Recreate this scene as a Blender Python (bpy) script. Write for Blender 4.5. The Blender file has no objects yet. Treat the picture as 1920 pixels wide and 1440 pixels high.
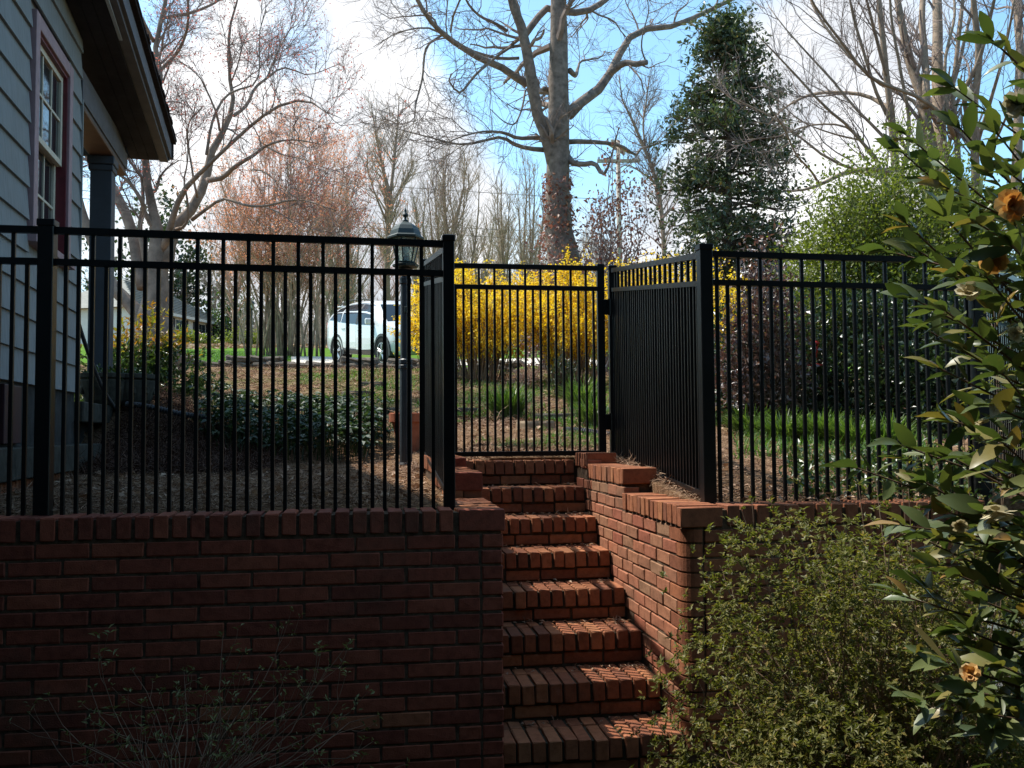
import bpy, math, random
import numpy as np
random.seed(11)
rng = np.random.default_rng(11)
R_ = math.radians
scn = bpy.context.scene
COL = scn.collection

# ------------------------------------------------------------------ camera, world, sun, exposure
CAM = np.array([0.0, 0.0, 0.2008]); FPX = 1771.6
PITCH, ROLL, YAW = R_(2.8806), R_(-0.4229), R_(8.735)
def _rot():
    cy, sy = math.cos(YAW), math.sin(YAW); cp, sp = math.cos(PITCH), math.sin(PITCH); cr, sr = math.cos(ROLL), math.sin(ROLL)
    Rz = np.array([[cy, -sy, 0], [sy, cy, 0], [0, 0, 1]]); R1 = np.array([[1, 0, 0], [0, cp, sp], [0, -sp, cp]])
    R2 = np.array([[cr, 0, sr], [0, 1, 0], [-sr, 0, cr]])
    return R2 @ R1 @ Rz
RC = _rot()
def ray(x, y): return RC.T @ np.array([(x - 960) / FPX, 1.0, -(y - 720) / FPX])
def at(x, y, Z): return CAM + Z * ray(x, y)
cam = bpy.data.cameras.new('camera'); cam_o = bpy.data.objects.new('camera', cam); COL.objects.link(cam_o)
cam.sensor_width = 36.0; cam.lens = FPX / 1920 * 36; cam.clip_end = 2000; cam.clip_start = 0.05
from mathutils import Matrix, Vector
rt, fw, up = RC[0], RC[1], RC[2]
cam_o.matrix_world = Matrix(((rt[0], up[0], -fw[0], CAM[0]), (rt[1], up[1], -fw[1], CAM[1]), (rt[2], up[2], -fw[2], CAM[2]), (0, 0, 0, 1)))
scn.camera = cam_o
SUN = np.array([-0.427, 0.288, 0.857]); SUN /= np.linalg.norm(SUN)
sl = bpy.data.lights.new('sun', 'SUN'); sl.energy = 5.0; sl.angle = R_(0.5); sl.color = (1.0, 0.95, 0.87)
so = bpy.data.objects.new('sun', sl); COL.objects.link(so)
so.rotation_euler = Vector(SUN).to_track_quat('Z', 'Y').to_euler(); so.location = (0, 0, 20)
scn.view_settings.view_transform = 'Standard'; scn.view_settings.look = 'None'
scn.view_settings.exposure = 0.6; scn.view_settings.gamma = 1.0; scn.view_settings.use_curve_mapping = False
scn.cycles.use_denoising = True
scn.cycles.max_bounces = 6; scn.cycles.diffuse_bounces = 3; scn.cycles.transparent_max_bounces = 8

world = bpy.data.worlds.new('World'); scn.world = world; world.use_nodes = True
def make_world():
    nt = world.node_tree; N = nt.nodes; L = nt.links
    for n in list(N): N.remove(n)
    out = N.new('ShaderNodeOutputWorld'); bg = N.new('ShaderNodeBackground'); bg.inputs[1].default_value = 0.1
    L.new(bg.outputs[0], out.inputs[0])
    sky = N.new('ShaderNodeTexSky'); sky.sky_type = 'NISHITA'; sky.sun_disc = False
    sky.sun_elevation = math.asin(SUN[2]); sky.sun_rotation = math.atan2(SUN[0], SUN[1]); sky.ozone_density = 1.0
    tint = N.new('ShaderNodeVectorMath'); tint.operation = 'MULTIPLY'; tint.inputs[1].default_value = (1.55, 2.0, 1.95)
    L.new(sky.outputs[0], tint.inputs[0])
    tc = N.new('ShaderNodeTexCoord')
    nz = N.new('ShaderNodeTexNoise'); nz.inputs['Scale'].default_value = 3.2; nz.inputs['Detail'].default_value = 9; nz.inputs['Roughness'].default_value = 0.56
    L.new(tc.outputs['Generated'], nz.inputs['Vector'])
    # cloud masses: direction, angular size, weight
    blobs = [((600, 300), .20, .62), ((380, 300), .14, .40), ((420, 40), .08, .12), ((760, 320), .11, .35), ((1580, 130), .15, .62), ((1300, 420), .20, .48),
             ((1560, 330), .10, .2), ((680, 40), .07, .3), ((1720, 430), .16, .3), ((700, 520), .22, .4),
             ((1010, 130), .19, -.55), ((1180, 210), .07, -.3), ((1560, 255), .05, -.35), ((1800, 200), .10, -.35), ((585, 120), .07, -.42), ((470, 130), .05, -.2), ((240, 330), .06, -.3), ((330, 60), .05, -.15)]
    prev = None
    for (px, w, a) in blobs:
        d = ray(*px); d = d / np.linalg.norm(d)
        vd = N.new('ShaderNodeVectorMath'); vd.operation = 'DISTANCE'; vd.inputs[1].default_value = tuple(d)
        L.new(tc.outputs['Generated'], vd.inputs[0])
        mr = N.new('ShaderNodeMapRange'); mr.interpolation_type = 'SMOOTHSTEP'
        mr.inputs['From Min'].default_value = w * 1.35; mr.inputs['From Max'].default_value = 0; mr.inputs['To Min'].default_value = 0; mr.inputs['To Max'].default_value = a
        L.new(vd.outputs['Value'], mr.inputs['Value'])
        if prev is None: prev = mr.outputs[0]
        else:
            ad = N.new('ShaderNodeMath'); ad.operation = 'ADD'; L.new(prev, ad.inputs[0]); L.new(mr.outputs[0], ad.inputs[1]); prev = ad.outputs[0]
    m1 = N.new('ShaderNodeMath'); m1.operation = 'MULTIPLY_ADD'; m1.inputs[1].default_value = 1.35; m1.inputs[2].default_value = -0.28
    L.new(nz.outputs[0], m1.inputs[0])
    ad = N.new('ShaderNodeMath'); ad.operation = 'ADD'; L.new(prev, ad.inputs[0]); L.new(m1.outputs[0], ad.inputs[1])
    mk = N.new('ShaderNodeMapRange'); mk.interpolation_type = 'SMOOTHSTEP'
    mk.inputs['From Min'].default_value = 0.42; mk.inputs['From Max'].default_value = 0.80
    L.new(ad.outputs[0], mk.inputs['Value'])
    mix = N.new('ShaderNodeMix'); mix.data_type = 'RGBA'
    n2 = N.new('ShaderNodeTexNoise'); n2.inputs['Scale'].default_value = 5.5; n2.inputs['Detail'].default_value = 7; L.new(tc.outputs['Generated'], n2.inputs['Vector'])
    cr = N.new('ShaderNodeValToRGB'); cr.color_ramp.elements[0].position = .36; cr.color_ramp.elements[0].color = (.55, .58, .63, 1); cr.color_ramp.elements[1].position = .56; cr.color_ramp.elements[1].color = (.86, .86, .87, 1)
    L.new(n2.outputs[0], cr.inputs[0]); sc_ = N.new('ShaderNodeVectorMath'); sc_.operation = 'SCALE'; sc_.inputs['Scale'].default_value = 10; L.new(cr.outputs[0], sc_.inputs[0])
    L.new(mk.outputs[0], mix.inputs[0]); L.new(tint.outputs[0], mix.inputs[6]); L.new(sc_.outputs[0], mix.inputs[7])
    L.new(mix.outputs[2], bg.inputs[0])
make_world()

# ------------------------------------------------------------------ helpers
def make_mesh(name, V, F4=None, F3=None, smooth=False):
    V = np.asarray(V, np.float32).reshape(-1, 3)
    F4 = np.zeros((0, 4), np.int32) if F4 is None else np.asarray(F4, np.int32).reshape(-1, 4)
    F3 = np.zeros((0, 3), np.int32) if F3 is None else np.asarray(F3, np.int32).reshape(-1, 3)
    me = bpy.data.meshes.new(name)
    me.vertices.add(len(V)); me.vertices.foreach_set('co', V.ravel())
    nl = F4.size + F3.size; me.loops.add(nl); me.loops.foreach_set('vertex_index', np.concatenate([F4.ravel(), F3.ravel()]))
    npoly = len(F4) + len(F3); me.polygons.add(npoly)
    ls = np.concatenate([np.arange(len(F4)) * 4, F4.size + np.arange(len(F3)) * 3]).astype(np.int32)
    me.polygons.foreach_set('loop_start', ls)
    me.polygons.foreach_set('use_smooth', np.full(npoly, smooth, bool))
    me.update(calc_edges=True); return me

class MB:
    def __init__(s): s.V = []; s.F4 = []; s.F3 = []; s.n = 0
    def add(s, V, F4=None, F3=None):
        V = np.asarray(V, float).reshape(-1, 3)
        if F4 is not None and len(F4): s.F4.append(np.asarray(F4) + s.n)
        if F3 is not None and len(F3): s.F3.append(np.asarray(F3) + s.n)
        s.V.append(V); s.n += len(V); return s
    def box(s, lo, hi, M=None):
        (a, b, c), (d, e, f) = lo, hi
        V = np.array([[a, b, c], [d, b, c], [d, e, c], [a, e, c], [a, b, f], [d, b, f], [d, e, f], [a, e, f]], float)
        if M is not None: V = V @ M[0].T + M[1]
        return s.add(V, [[0, 3, 2, 1], [4, 5, 6, 7], [0, 1, 5, 4], [1, 2, 6, 5], [2, 3, 7, 6], [3, 0, 4, 7]])
    def hexa(s, V):
        return s.add(V, [[0, 3, 2, 1], [4, 5, 6, 7], [0, 1, 5, 4], [1, 2, 6, 5], [2, 3, 7, 6], [3, 0, 4, 7]])
    def bbox(s, lo, hi, b=0.004, jit=0.0):
        lo = np.array(lo, float); hi = np.array(hi, float); V = []
        for i in range(8):
            c = np.array([(i >> k) & 1 for k in range(3)])
            p = np.where(c, hi, lo) + (np.random.default_rng(s.n + i).normal(0, jit, 3) if jit else 0)
            for k in range(3):
                q = p.copy()
                for m in range(3):
                    if m != k: q[m] += b if c[m] == 0 else -b
                V.append(q)
        F4 = []; F3 = []
        for k in range(3):
            m, n = (k + 1) % 3, (k + 2) % 3
            for sd in (0, 1):
                def ix(a, bb): return (((sd << k) | (a << m) | (bb << n)) * 3 + k)
                f = [ix(0, 0), ix(1, 0), ix(1, 1), ix(0, 1)]
                F4.append(f if sd else f[::-1])
            for a in (0, 1):
                for bb in (0, 1):
                    i0 = (a << m) | (bb << n); i1 = i0 | (1 << k)
                    f = [i0 * 3 + m, i1 * 3 + m, i1 * 3 + n, i0 * 3 + n]
                    F4.append(f if (a + bb) % 2 == 0 else f[::-1])
        for i in range(8):
            f = [i * 3, i * 3 + 1, i * 3 + 2]; par = bin(i).count('1') % 2
            F3.append(f if par else f[::-1])
        return s.add(np.array(V), F4, F3)
    def lathe(s, prof, n=16, c=(0, 0, 0), cap=True):
        a = np.arange(n) * 2 * np.pi / n; V = []
        for r, z in prof: V.append(np.stack([c[0] + r * np.cos(a), c[1] + r * np.sin(a), np.full(n, c[2] + z)], 1))
        V = np.concatenate(V); F = []
        for i in range(len(prof) - 1):
            for j in range(n): F.append([i * n + j, i * n + (j + 1) % n, (i + 1) * n + (j + 1) % n, (i + 1) * n + j])
        F3 = []
        if cap:
            V = np.concatenate([V, [[c[0], c[1], c[2] + prof[0][1]], [c[0], c[1], c[2] + prof[-1][1]]]]); k = len(prof) * n
            for j in range(n):
                F3.append([k, (j + 1) % n, j]); F3.append([k + 1, (len(prof) - 1) * n + j, (len(prof) - 1) * n + (j + 1) % n])
        return s.add(V, F, F3)
    def tubes(s, P, Rd, sides=5):
        V, F = tubes(P, Rd, sides); return s.add(V, F)
    def build(s, name, mat=None, parent=None, smooth=False, kind=None):
        me = make_mesh(name, np.concatenate(s.V), np.concatenate(s.F4) if s.F4 else None, np.concatenate(s.F3) if s.F3 else None, smooth)
        return link(name, me, mat, parent, kind)

def link(name, me, mat=None, parent=None, kind=None, loc=None, rot=None, mw=None):
    if mat is not None and len(me.materials) == 0: me.materials.append(mat)
    o = bpy.data.objects.new(name, me); COL.objects.link(o)
    if parent is not None: o.parent = parent
    if kind: o['kind'] = kind
    if loc is not None: o.location = loc
    if rot is not None: o.rotation_euler = rot
    if mw is not None: o.matrix_local = mw
    return o
def thing(name, label, cat, loc=(0, 0, 0), rotz=0.0, group=None):
    o = bpy.data.objects.new(name, None); COL.objects.link(o); o.location = loc; o.rotation_euler = (0, 0, rotz)
    o.empty_display_size = 0.1
    o['label'] = label; o['category'] = cat
    if group: o['group'] = group
    return o
def tag(o, label, cat, group=None):
    o['label'] = label; o['category'] = cat
    if group: o['group'] = group
    return o
def norm(v): return v / np.maximum(np.linalg.norm(v, axis=-1, keepdims=True), 1e-9)
def tubes(P, Rd, sides=5):
    P = np.asarray(P, float); Rd = np.asarray(Rd, float); M, n, _ = P.shape
    T = np.empty_like(P); T[:, 1:-1] = P[:, 2:] - P[:, :-2]; T[:, 0] = P[:, 1] - P[:, 0]; T[:, -1] = P[:, -1] - P[:, -2]; T = norm(T)
    mean = norm(P[:, -1] - P[:, 0]); ref = np.where(np.abs(mean[:, 2:3]) > .8, np.array([[1., 0.13, 0]]), np.array([[0.1, 0.05, 1.]]))[:, None, :]
    A = norm(np.cross(T, ref)); B = np.cross(T, A)
    a = np.arange(sides) * 2 * np.pi / sides
    V = P[:, :, None, :] + Rd[:, :, None, None] * (np.cos(a)[None, None, :, None] * A[:, :, None, :] + np.sin(a)[None, None, :, None] * B[:, :, None, :])
    idx = np.arange(M * n * sides).reshape(M, n, sides)
    i0 = idx[:, :-1, :]; i1 = idx[:, 1:, :]
    F = np.stack([i0, np.roll(i0, -1, 2), np.roll(i1, -1, 2), i1], -1).reshape(-1, 4)
    return V.reshape(-1, 3), F
def resample(pts, n):
    """Catmull-Rom resample of (k,4) xyz+radius control points"""
    p = np.asarray(pts, float); k = len(p)
    if k == 2: t = np.linspace(0, 1, n)[:, None]; return p[0] * (1 - t) + p[1] * t
    q = np.vstack([2 * p[0] - p[1], p, 2 * p[-1] - p[-2]])
    d = np.concatenate([[0], np.cumsum(np.linalg.norm(np.diff(p[:, :3], axis=0), axis=1))]); u = np.interp(np.linspace(0, d[-1], n), d, np.arange(k))
    i = np.minimum(u.astype(int), k - 2); f = (u - i)[:, None]
    a, b, c, e = q[i], q[i + 1], q[i + 2], q[i + 3]
    r = .5 * (2 * b + (c - a) * f + (2 * a - 5 * b + 4 * c - e) * f ** 2 + (3 * b - a - 3 * c + e) * f ** 3)
    r[:, 3] = np.interp(u, np.arange(k), p[:, 3]); return r
def grow(P, Rd, N, lr, ang, nseg=6, ratio=.55, rmin=.003, upw=.1, wob=.18, tmin=.25, taper=.3, tpow=1.0, g=None):
    g = g or rng
    M, n, _ = P.shape
    ln = np.linalg.norm(np.diff(P, axis=1), axis=2).sum(1); w = ln / ln.sum()
    i = g.choice(M, N, p=w); t = tmin + (1 - tmin) * g.random(N) ** tpow * .98; x = t * (n - 1); k = np.minimum(x.astype(int), n - 2); f = (x - k)[:, None]
    pos = P[i, k] * (1 - f) + P[i, k + 1] * f; r0 = Rd[i, k] * (1 - f[:, 0]) + Rd[i, k + 1] * f[:, 0]
    tan = norm(P[i, k + 1] - P[i, k]); rnd = norm(g.normal(size=(N, 3))); perp = norm(np.cross(tan, rnd))
    a = R_(1) * g.uniform(ang[0], ang[1], N)[:, None]; d = norm(tan * np.cos(a) + perp * np.sin(a))
    L = g.uniform(lr[0], lr[1], N) * (1.15 - .6 * t); step = (L / nseg)[:, None]
    Q = np.empty((N, nseg + 1, 3)); Q[:, 0] = pos
    for s_ in range(nseg):
        d = norm(d + g.normal(0, wob, (N, 3)) + np.array([0, 0, upw])); Q[:, s_ + 1] = Q[:, s_] + d * step
    rr = np.maximum(r0 * ratio * g.uniform(.7, 1.1, N), rmin)[:, None]
    Rq = np.maximum(rr * np.linspace(1, taper, nseg + 1)[None, :], rmin * .6)
    return Q, Rq
# leaf templates: (verts, quads, tris) with +Y along the leaf, +Z normal
def leaf_tmpl(kind):
    if kind == 'quad': return np.array([[0, 0, 0], [.5, .5, .06], [0, 1, 0], [-.5, .5, .06]], float), np.array([[0, 1, 2, 3]])
    if kind == 'fold': return np.array([[0, 0, 0], [.5, .45, .12], [0, .5, -.02], [-.5, .45, .12], [0, 1, -.1]], float), np.array([[0, 1, 2, 2], [0, 2, 3, 3], [1, 4, 2, 2], [2, 4, 3, 3]])
    if kind == 'petal': return np.array([[0, 0, 0], [.32, .3, .03], [-.32, .3, .03], [.5, .68, .0], [-.5, .68, 0], [.3, .95, -.12], [-.3, .95, -.08], [0, .55, -.08]], float), np.array([[0, 1, 7, 2], [1, 3, 5, 7], [2, 7, 6, 4], [7, 5, 6, 6]])
    if kind == 'blade': return np.array([[-.5, 0, 0], [.5, 0, 0], [.42, .5, .1], [-.42, .5, .1], [.1, 1, -.1], [-.1, 1, -.1]], float), np.array([[0, 1, 2, 3], [3, 2, 4, 5]])
def leaves(mb, pos, dirs, L, W, kind='quad', g=None, roll=None):
    """one leaf at each pos pointing along dirs; L, W arrays or scalars"""
    g = g or rng; pos = np.asarray(pos, float); N = len(pos)
    if N == 0: return mb
    y = norm(np.asarray(dirs, float)); ref = g.normal(0, .55, (N, 3)) + np.array([0, 0, 1.0]) if roll is None else roll
    x = norm(np.cross(y, ref)); z = np.cross(x, y)
    T, F = leaf_tmpl(kind); L = np.broadcast_to(L, N); W = np.broadcast_to(W, N)
    V = pos[:, None, :] + T[None, :, 0:1] * (W[:, None, None] * x[:, None, :]) + T[None, :, 1:2] * (L[:, None, None] * y[:, None, :]) + T[None, :, 2:3] * (L[:, None, None] * z[:, None, :])
    FF = (F[None] + (np.arange(N) * len(T))[:, None, None]).reshape(-1, 4)
    tri = FF[:, 2] == FF[:, 3]
    return mb.add(V.reshape(-1, 3), FF[~tri], FF[tri][:, :3])

# ------------------------------------------------------------------ materials
def mat_new(name):
    m = bpy.data.materials.new(name); m.use_nodes = True; nt = m.node_tree
    b = nt.nodes['Principled BSDF']; return m, nt, b
def ramp(nt, fac, stops):
    r = nt.nodes.new('ShaderNodeValToRGB'); e = r.color_ramp.elements
    while len(e) < len(stops): e.new(.5)
    for k, (p, c) in enumerate(stops): e[k].position = p; e[k].color = (*c, 1)
    nt.links.new(fac, r.inputs[0]); return r.outputs[0]
def noise(nt, scale, detail=4, rough=.55, coord='Object', vec=None):
    tc = nt.nodes.new('ShaderNodeTexCoord'); n = nt.nodes.new('ShaderNodeTexNoise')
    n.inputs['Scale'].default_value = scale; n.inputs['Detail'].default_value = detail; n.inputs['Roughness'].default_value = rough
    nt.links.new(vec if vec is not None else tc.outputs[coord], n.inputs['Vector']); return n.outputs[0]
def geo_pos(nt):
    return nt.nodes.new('ShaderNodeNewGeometry').outputs['Position']
def bump(nt, b, h, strength=.4, dist=.01):
    bp = nt.nodes.new('ShaderNodeBump'); bp.inputs['Strength'].default_value = strength; bp.inputs['Distance'].default_value = dist
    nt.links.new(h, bp.inputs['Height']); nt.links.new(bp.outputs[0], b.inputs['Normal'])
def mix(nt, fac, a, c, mode='MIX'):
    m = nt.nodes.new('ShaderNodeMix'); m.data_type = 'RGBA'; m.blend_type = mode
    for s, v in ((0, fac), (6, a), (7, c)):
        if isinstance(v, (int, float)): m.inputs[s].default_value = v
        elif isinstance(v, tuple): m.inputs[s].default_value = (*v, 1)
        else: nt.links.new(v, m.inputs[s])
    return m.outputs[2]
def simple(name, c, rough=.6, var=.25, scale=20, metal=0., bmp=0., spec=None):
    m, nt, b = mat_new(name); b.inputs['Roughness'].default_value = rough; b.inputs['Metallic'].default_value = metal
    b.inputs['Specular IOR Level'].default_value = spec if spec is not None else (.12 if rough > .7 else .5)
    nz = noise(nt, scale, 6, .6, vec=geo_pos(nt))
    nt.links.new(ramp(nt, nz, [(.3, tuple(x * (1 - var) for x in c)), (.7, tuple(min(1, x * (1 + var)) for x in c))]), b.inputs['Base Color'])
    if bmp: bump(nt, b, nz, bmp, .01)
    return m
def leafmat(name, stops, rough=.45, trans=.3, tcol=None, spec=.5):
    m, nt, b = mat_new(name)
    g = nt.nodes.new('ShaderNodeNewGeometry'); c = ramp(nt, g.outputs['Random Per Island'], stops)
    nt.links.new(c, b.inputs['Base Color']); b.inputs['Roughness'].default_value = rough; b.inputs['Specular IOR Level'].default_value = spec
    if trans:
        t = nt.nodes.new('ShaderNodeBsdfTranslucent'); tm = mix(nt, 1.0, c, tcol or (1.3, 1.5, .6), 'MULTIPLY'); nt.links.new(tm, t.inputs[0])
        ms = nt.nodes.new('ShaderNodeMixShader'); ms.inputs[0].default_value = trans
        nt.links.new(b.outputs[0], ms.inputs[1]); nt.links.new(t.outputs[0], ms.inputs[2]); nt.links.new(ms.outputs[0], nt.nodes['Material Output'].inputs[0])
    return m
def brickmat(name, stops, moss=.0, bloom=.30):
    m, nt, b = mat_new(name); oi = nt.nodes.new('ShaderNodeObjectInfo')
    c = ramp(nt, oi.outputs['Random'], stops)
    p = geo_pos(nt); n1 = noise(nt, 26, 8, .7, vec=p); n2 = noise(nt, 160, 3, .6, vec=p); n3 = noise(nt, 2.3, 4, .6, vec=p)
    c = mix(nt, 1.0, c, ramp(nt, n1, [(.3, (.62, .60, .58)), (.55, (1, 1, 1)), (.75, (1.12, 1.1, 1.08))]), 'MULTIPLY')
    c = mix(nt, ramp(nt, n3, [(.52, (0, 0, 0)), (.72, (.55 + moss, .55 + moss, .55 + moss))]), c, (.10, .062, .04))
    n4 = noise(nt, 9, 7, .75, vec=p); c = mix(nt, ramp(nt, n4, [(.60, (0, 0, 0)), (.78, (bloom, bloom, bloom))]), c, (.36, .28, .22))
    nt.links.new(c, b.inputs['Base Color']); b.inputs['Roughness'].default_value = .85; b.inputs['Specular IOR Level'].default_value = .2
    bump(nt, b, n2, .5, .004); return m
M = {}
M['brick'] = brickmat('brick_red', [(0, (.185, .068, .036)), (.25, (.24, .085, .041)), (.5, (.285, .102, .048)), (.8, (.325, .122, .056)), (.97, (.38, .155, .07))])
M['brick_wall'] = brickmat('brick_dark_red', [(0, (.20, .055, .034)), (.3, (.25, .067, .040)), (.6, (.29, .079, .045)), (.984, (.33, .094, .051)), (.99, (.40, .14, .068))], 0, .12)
M['brick_tan'] = brickmat('brick_weathered', [(0, (.26, .12, .068)), (.3, (.34, .14, .078)), (.55, (.30, .10, .058)), (.8, (.37, .15, .08)), (.97, (.28, .15, .085))], .1)
M['mortar'] = simple('mortar', (.095, .064, .042), .95, .5, 30, bmp=.6)
M['joint'] = simple('dark_mossy_joint', (.055, .046, .030), .95, .5, 30, bmp=.6)
def fence_paint():
    m, nt, b = mat_new('black_powder_coat'); p = geo_pos(nt); n = noise(nt, 9, 5, .6, vec=p)
    nt.links.new(ramp(nt, n, [(.3, (.004, .004, .0045)), (.75, (.008, .008, .0085))]), b.inputs['Base Color'])
    b.inputs['Roughness'].default_value = .36; b.inputs['Specular IOR Level'].default_value = .28
    bump(nt, b, noise(nt, 400, 2, .5, vec=p), .08, .002); return m
M['black'] = fence_paint()
def siding():
    m, nt, b = mat_new('siding_paint'); p = geo_pos(nt)
    mp = nt.nodes.new('ShaderNodeMapping'); mp.inputs['Scale'].default_value = (14, 14, 1.2); nt.links.new(p, mp.inputs[0])
    n = noise(nt, 3, 7, .65, vec=mp.outputs[0]); n2 = noise(nt, 1.2, 4, .6, vec=p)
    c = ramp(nt, n, [(.28, (.15, .163, .164)), (.5, (.21, .229, .23)), (.8, (.25, .268, .268))])
    c = mix(nt, ramp(nt, n2, [(.5, (0, 0, 0)), (.75, (.4, .4, .4))]), c, (.17, .175, .16))
    nt.links.new(c, b.inputs['Base Color']); b.inputs['Roughness'].default_value = .7; bump(nt, b, n, .15, .004); return m
M['siding'] = siding()
M['maroon'] = simple('maroon_paint', (.11, .012, .02), .5, .3, 12)
M['dark_maroon'] = simple('dark_maroon_paint', (.035, .006, .009), .6, .3, 12)
M['mauve'] = simple('mauve_trim_paint', (.33, .22, .235), .6, .15, 14)
M['cream'] = simple('cream_paint', (.60, .56, .44), .5, .08, 10)
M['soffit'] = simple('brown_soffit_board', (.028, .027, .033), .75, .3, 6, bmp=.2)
M['beam'] = simple('stained_porch_beam', (.11, .055, .028), .6, .35, 5)
M['fascia'] = simple('weathered_gray_fascia', (.10, .10, .11), .7, .2, 9)
M['trimblue'] = simple('blue_gray_trim', (.34, .40, .43), .65, .12, 9)
M['post_paint'] = simple('dark_slate_paint', (.045, .055, .07), .6, .15, 9)
M['shingle'] = simple('dark_shingle', (.035, .03, .032), .9, .4, 40, bmp=.5)
M['roofgray'] = simple('gray_asphalt_shingle', (.26, .25, .22), .9, .2, 3)
M['white'] = simple('white_wall_paint', (.62, .62, .56), .7, .08, 2)
M['concrete'] = simple('concrete', (.24, .235, .22), .9, .3, 14, bmp=.4)
M['mossy'] = simple('mossy_concrete', (.055, .052, .042), .9, .4, 14, bmp=.4)
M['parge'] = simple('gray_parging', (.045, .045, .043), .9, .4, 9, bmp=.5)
M['drive'] = simple('pale_concrete_drive', (.55, .50, .42), .9, .12, 2)
def glassm():
    m, nt, b = mat_new('window_glass'); b.inputs['Base Color'].default_value = (.02, .024, .026, 1); b.inputs['Roughness'].default_value = .04
    b.inputs['Specular IOR Level'].default_value = .9; bump(nt, b, noise(nt, 7, 2, .5, vec=geo_pos(nt)), .05, .01); return m
M['glass'] = glassm()
def clearglass():
    m, nt, b = mat_new('lantern_glass'); b.inputs['Base Color'].default_value = (.85, .92, .9, 1); b.inputs['Roughness'].default_value = .05
    tr = nt.nodes.new('ShaderNodeBsdfTransparent'); tr.inputs[0].default_value = (.86, .9, .86, 1); ms = nt.nodes.new('ShaderNodeMixShader'); ms.inputs[0].default_value = .16
    nt.links.new(tr.outputs[0], ms.inputs[1]); nt.links.new(b.outputs[0], ms.inputs[2]); nt.links.new(ms.outputs[0], nt.nodes['Material Output'].inputs[0]); return m
M['clear'] = clearglass()
M['lampgreen'] = simple('dark_green_cast_metal', (.014, .028, .025), .5, .25, 30)
M['lamppole'] = simple('slate_lamp_pole', (.026, .029, .033), .5, .2, 18)
M['bulb'] = simple('frosted_bulb', (.75, .75, .68), .2, .02, 10)
M['terra'] = simple('terracotta', (.33, .105, .055), .8, .2, 18, bmp=.2)
M['bark'] = simple('gray_brown_bark', (.15, .115, .092), .9, .45, 14, bmp=.8)
M['bark_oak'] = simple('oak_bark', (.20, .16, .135), .9, .45, 7, bmp=1.0)
M['bark_smooth'] = simple('smooth_tan_bark', (.27, .20, .145), .8, .35, 7, bmp=.3)
M['bark_left'] = simple('mottled_gray_bark', (.25, .19, .15), .85, .45, 6, bmp=.4)
M['twig'] = simple('gray_twigs', (.25, .19, .165), .9, .3, 5)
M['twig_red'] = simple('red_brown_twigs', (.48, .31, .23), .9, .35, 3)
M['twig_tan'] = simple('tan_twigs', (.38, .29, .21), .9, .3, 3)
M['stem_dark'] = simple('brown_stems', (.12, .075, .05), .85, .3, 30)
M['stem_pale'] = simple('pale_brown_stems', (.22, .15, .10), .8, .3, 30)
M['wood_pole'] = simple('weathered_pole_wood', (.40, .33, .27), .9, .25, 4)
M['cable'] = simple('black_cable', (.02, .02, .022), .6, .2, 20)
M['stone'] = simple('field_stone', (.12, .10, .08), .9, .5, 9, bmp=.6)
M['flag'] = simple('tan_flagstone', (.27, .20, .135), .9, .3, 9, bmp=.4)
M['paper'] = simple('white_paper', (.8, .8, .78), .8, .04, 8)
M['redplastic'] = simple('red_plastic', (.55, .03, .015), .35, .1, 9)
M['buds_red'] = leafmat('red_maple_buds', [(0, (.32, .12, .10)), (.5, (.42, .17, .14)), (1, (.46, .25, .18))], .6, .45, (1.3, .8, .7))
M['buds_rust'] = leafmat('rust_leaf_buds', [(0, (.48, .22, .15)), (.5, (.60, .32, .22)), (1, (.62, .42, .29))], .6, .45, (1.3, .95, .7))
M['ivy_brown'] = leafmat('reddish_vine_leaves', [(0, (.14, .07, .06)), (.5, (.23, .12, .10)), (1, (.30, .19, .14))], .5, .25, (1.3, .8, .6))
M['purple'] = leafmat('purple_leaves', [(0, (.055, .036, .034)), (.4, (.10, .062, .054)), (.75, (.15, .10, .08)), (1, (.22, .16, .11))], .35, .2, (1.3, .8, .7), .7)
M['yellow'] = leafmat('yellow_blossom', [(0, (.72, .46, .012)), (.5, (.82, .58, .022)), (1, (.86, .68, .07))], .6, .45, (1.1, 1.1, .6))
M['magnolia'] = leafmat('glossy_evergreen_leaves', [(0, (.034, .052, .030)), (.5, (.07, .095, .052)), (.85, (.11, .135, .075)), (1, (.18, .13, .07))], .35, .25, None, .5)
M['evergreen'] = leafmat('dark_evergreen_leaves', [(0, (.014, .03, .014)), (.5, (.03, .055, .022)), (1, (.055, .08, .032))], .35, .2, None, .6)
M['spring'] = leafmat('yellow_green_leaves', [(0, (.085, .105, .020)), (.5, (.14, .16, .032)), (1, (.20, .21, .055))], .5, .4)
M['azalea'] = leafmat('azalea_leaves', [(0, (.08, .083, .022)), (.45, (.13, .128, .033)), (.85, (.19, .175, .048)), (1, (.27, .18, .05))], .5, .38, None, .28)
M['azalea_pale'] = leafmat('pale_azalea_leaves', [(0, (.12, .125, .045)), (.5, (.19, .19, .075)), (1, (.28, .24, .10))], .5, .3, None, .4)
M['stem_light'] = simple('reddish_stems', (.21, .125, .08), .8, .3, 30)
M['camellia'] = leafmat('camellia_leaves', [(0, (.058, .080, .030)), (.45, (.09, .115, .042)), (.78, (.135, .15, .052)), (.92, (.20, .165, .055)), (1, (.27, .155, .05))], .4, .28, None, .33)
M['hellebore'] = leafmat('hellebore_leaves', [(0, (.018, .036, .022)), (.6, (.034, .060, .034)), (1, (.075, .10, .05))], .55, .2, None, .35)
M['lily'] = leafmat('strap_leaves', [(0, (.055, .10, .022)), (.6, (.09, .15, .032)), (1, (.17, .21, .07))], .45, .35)
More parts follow.
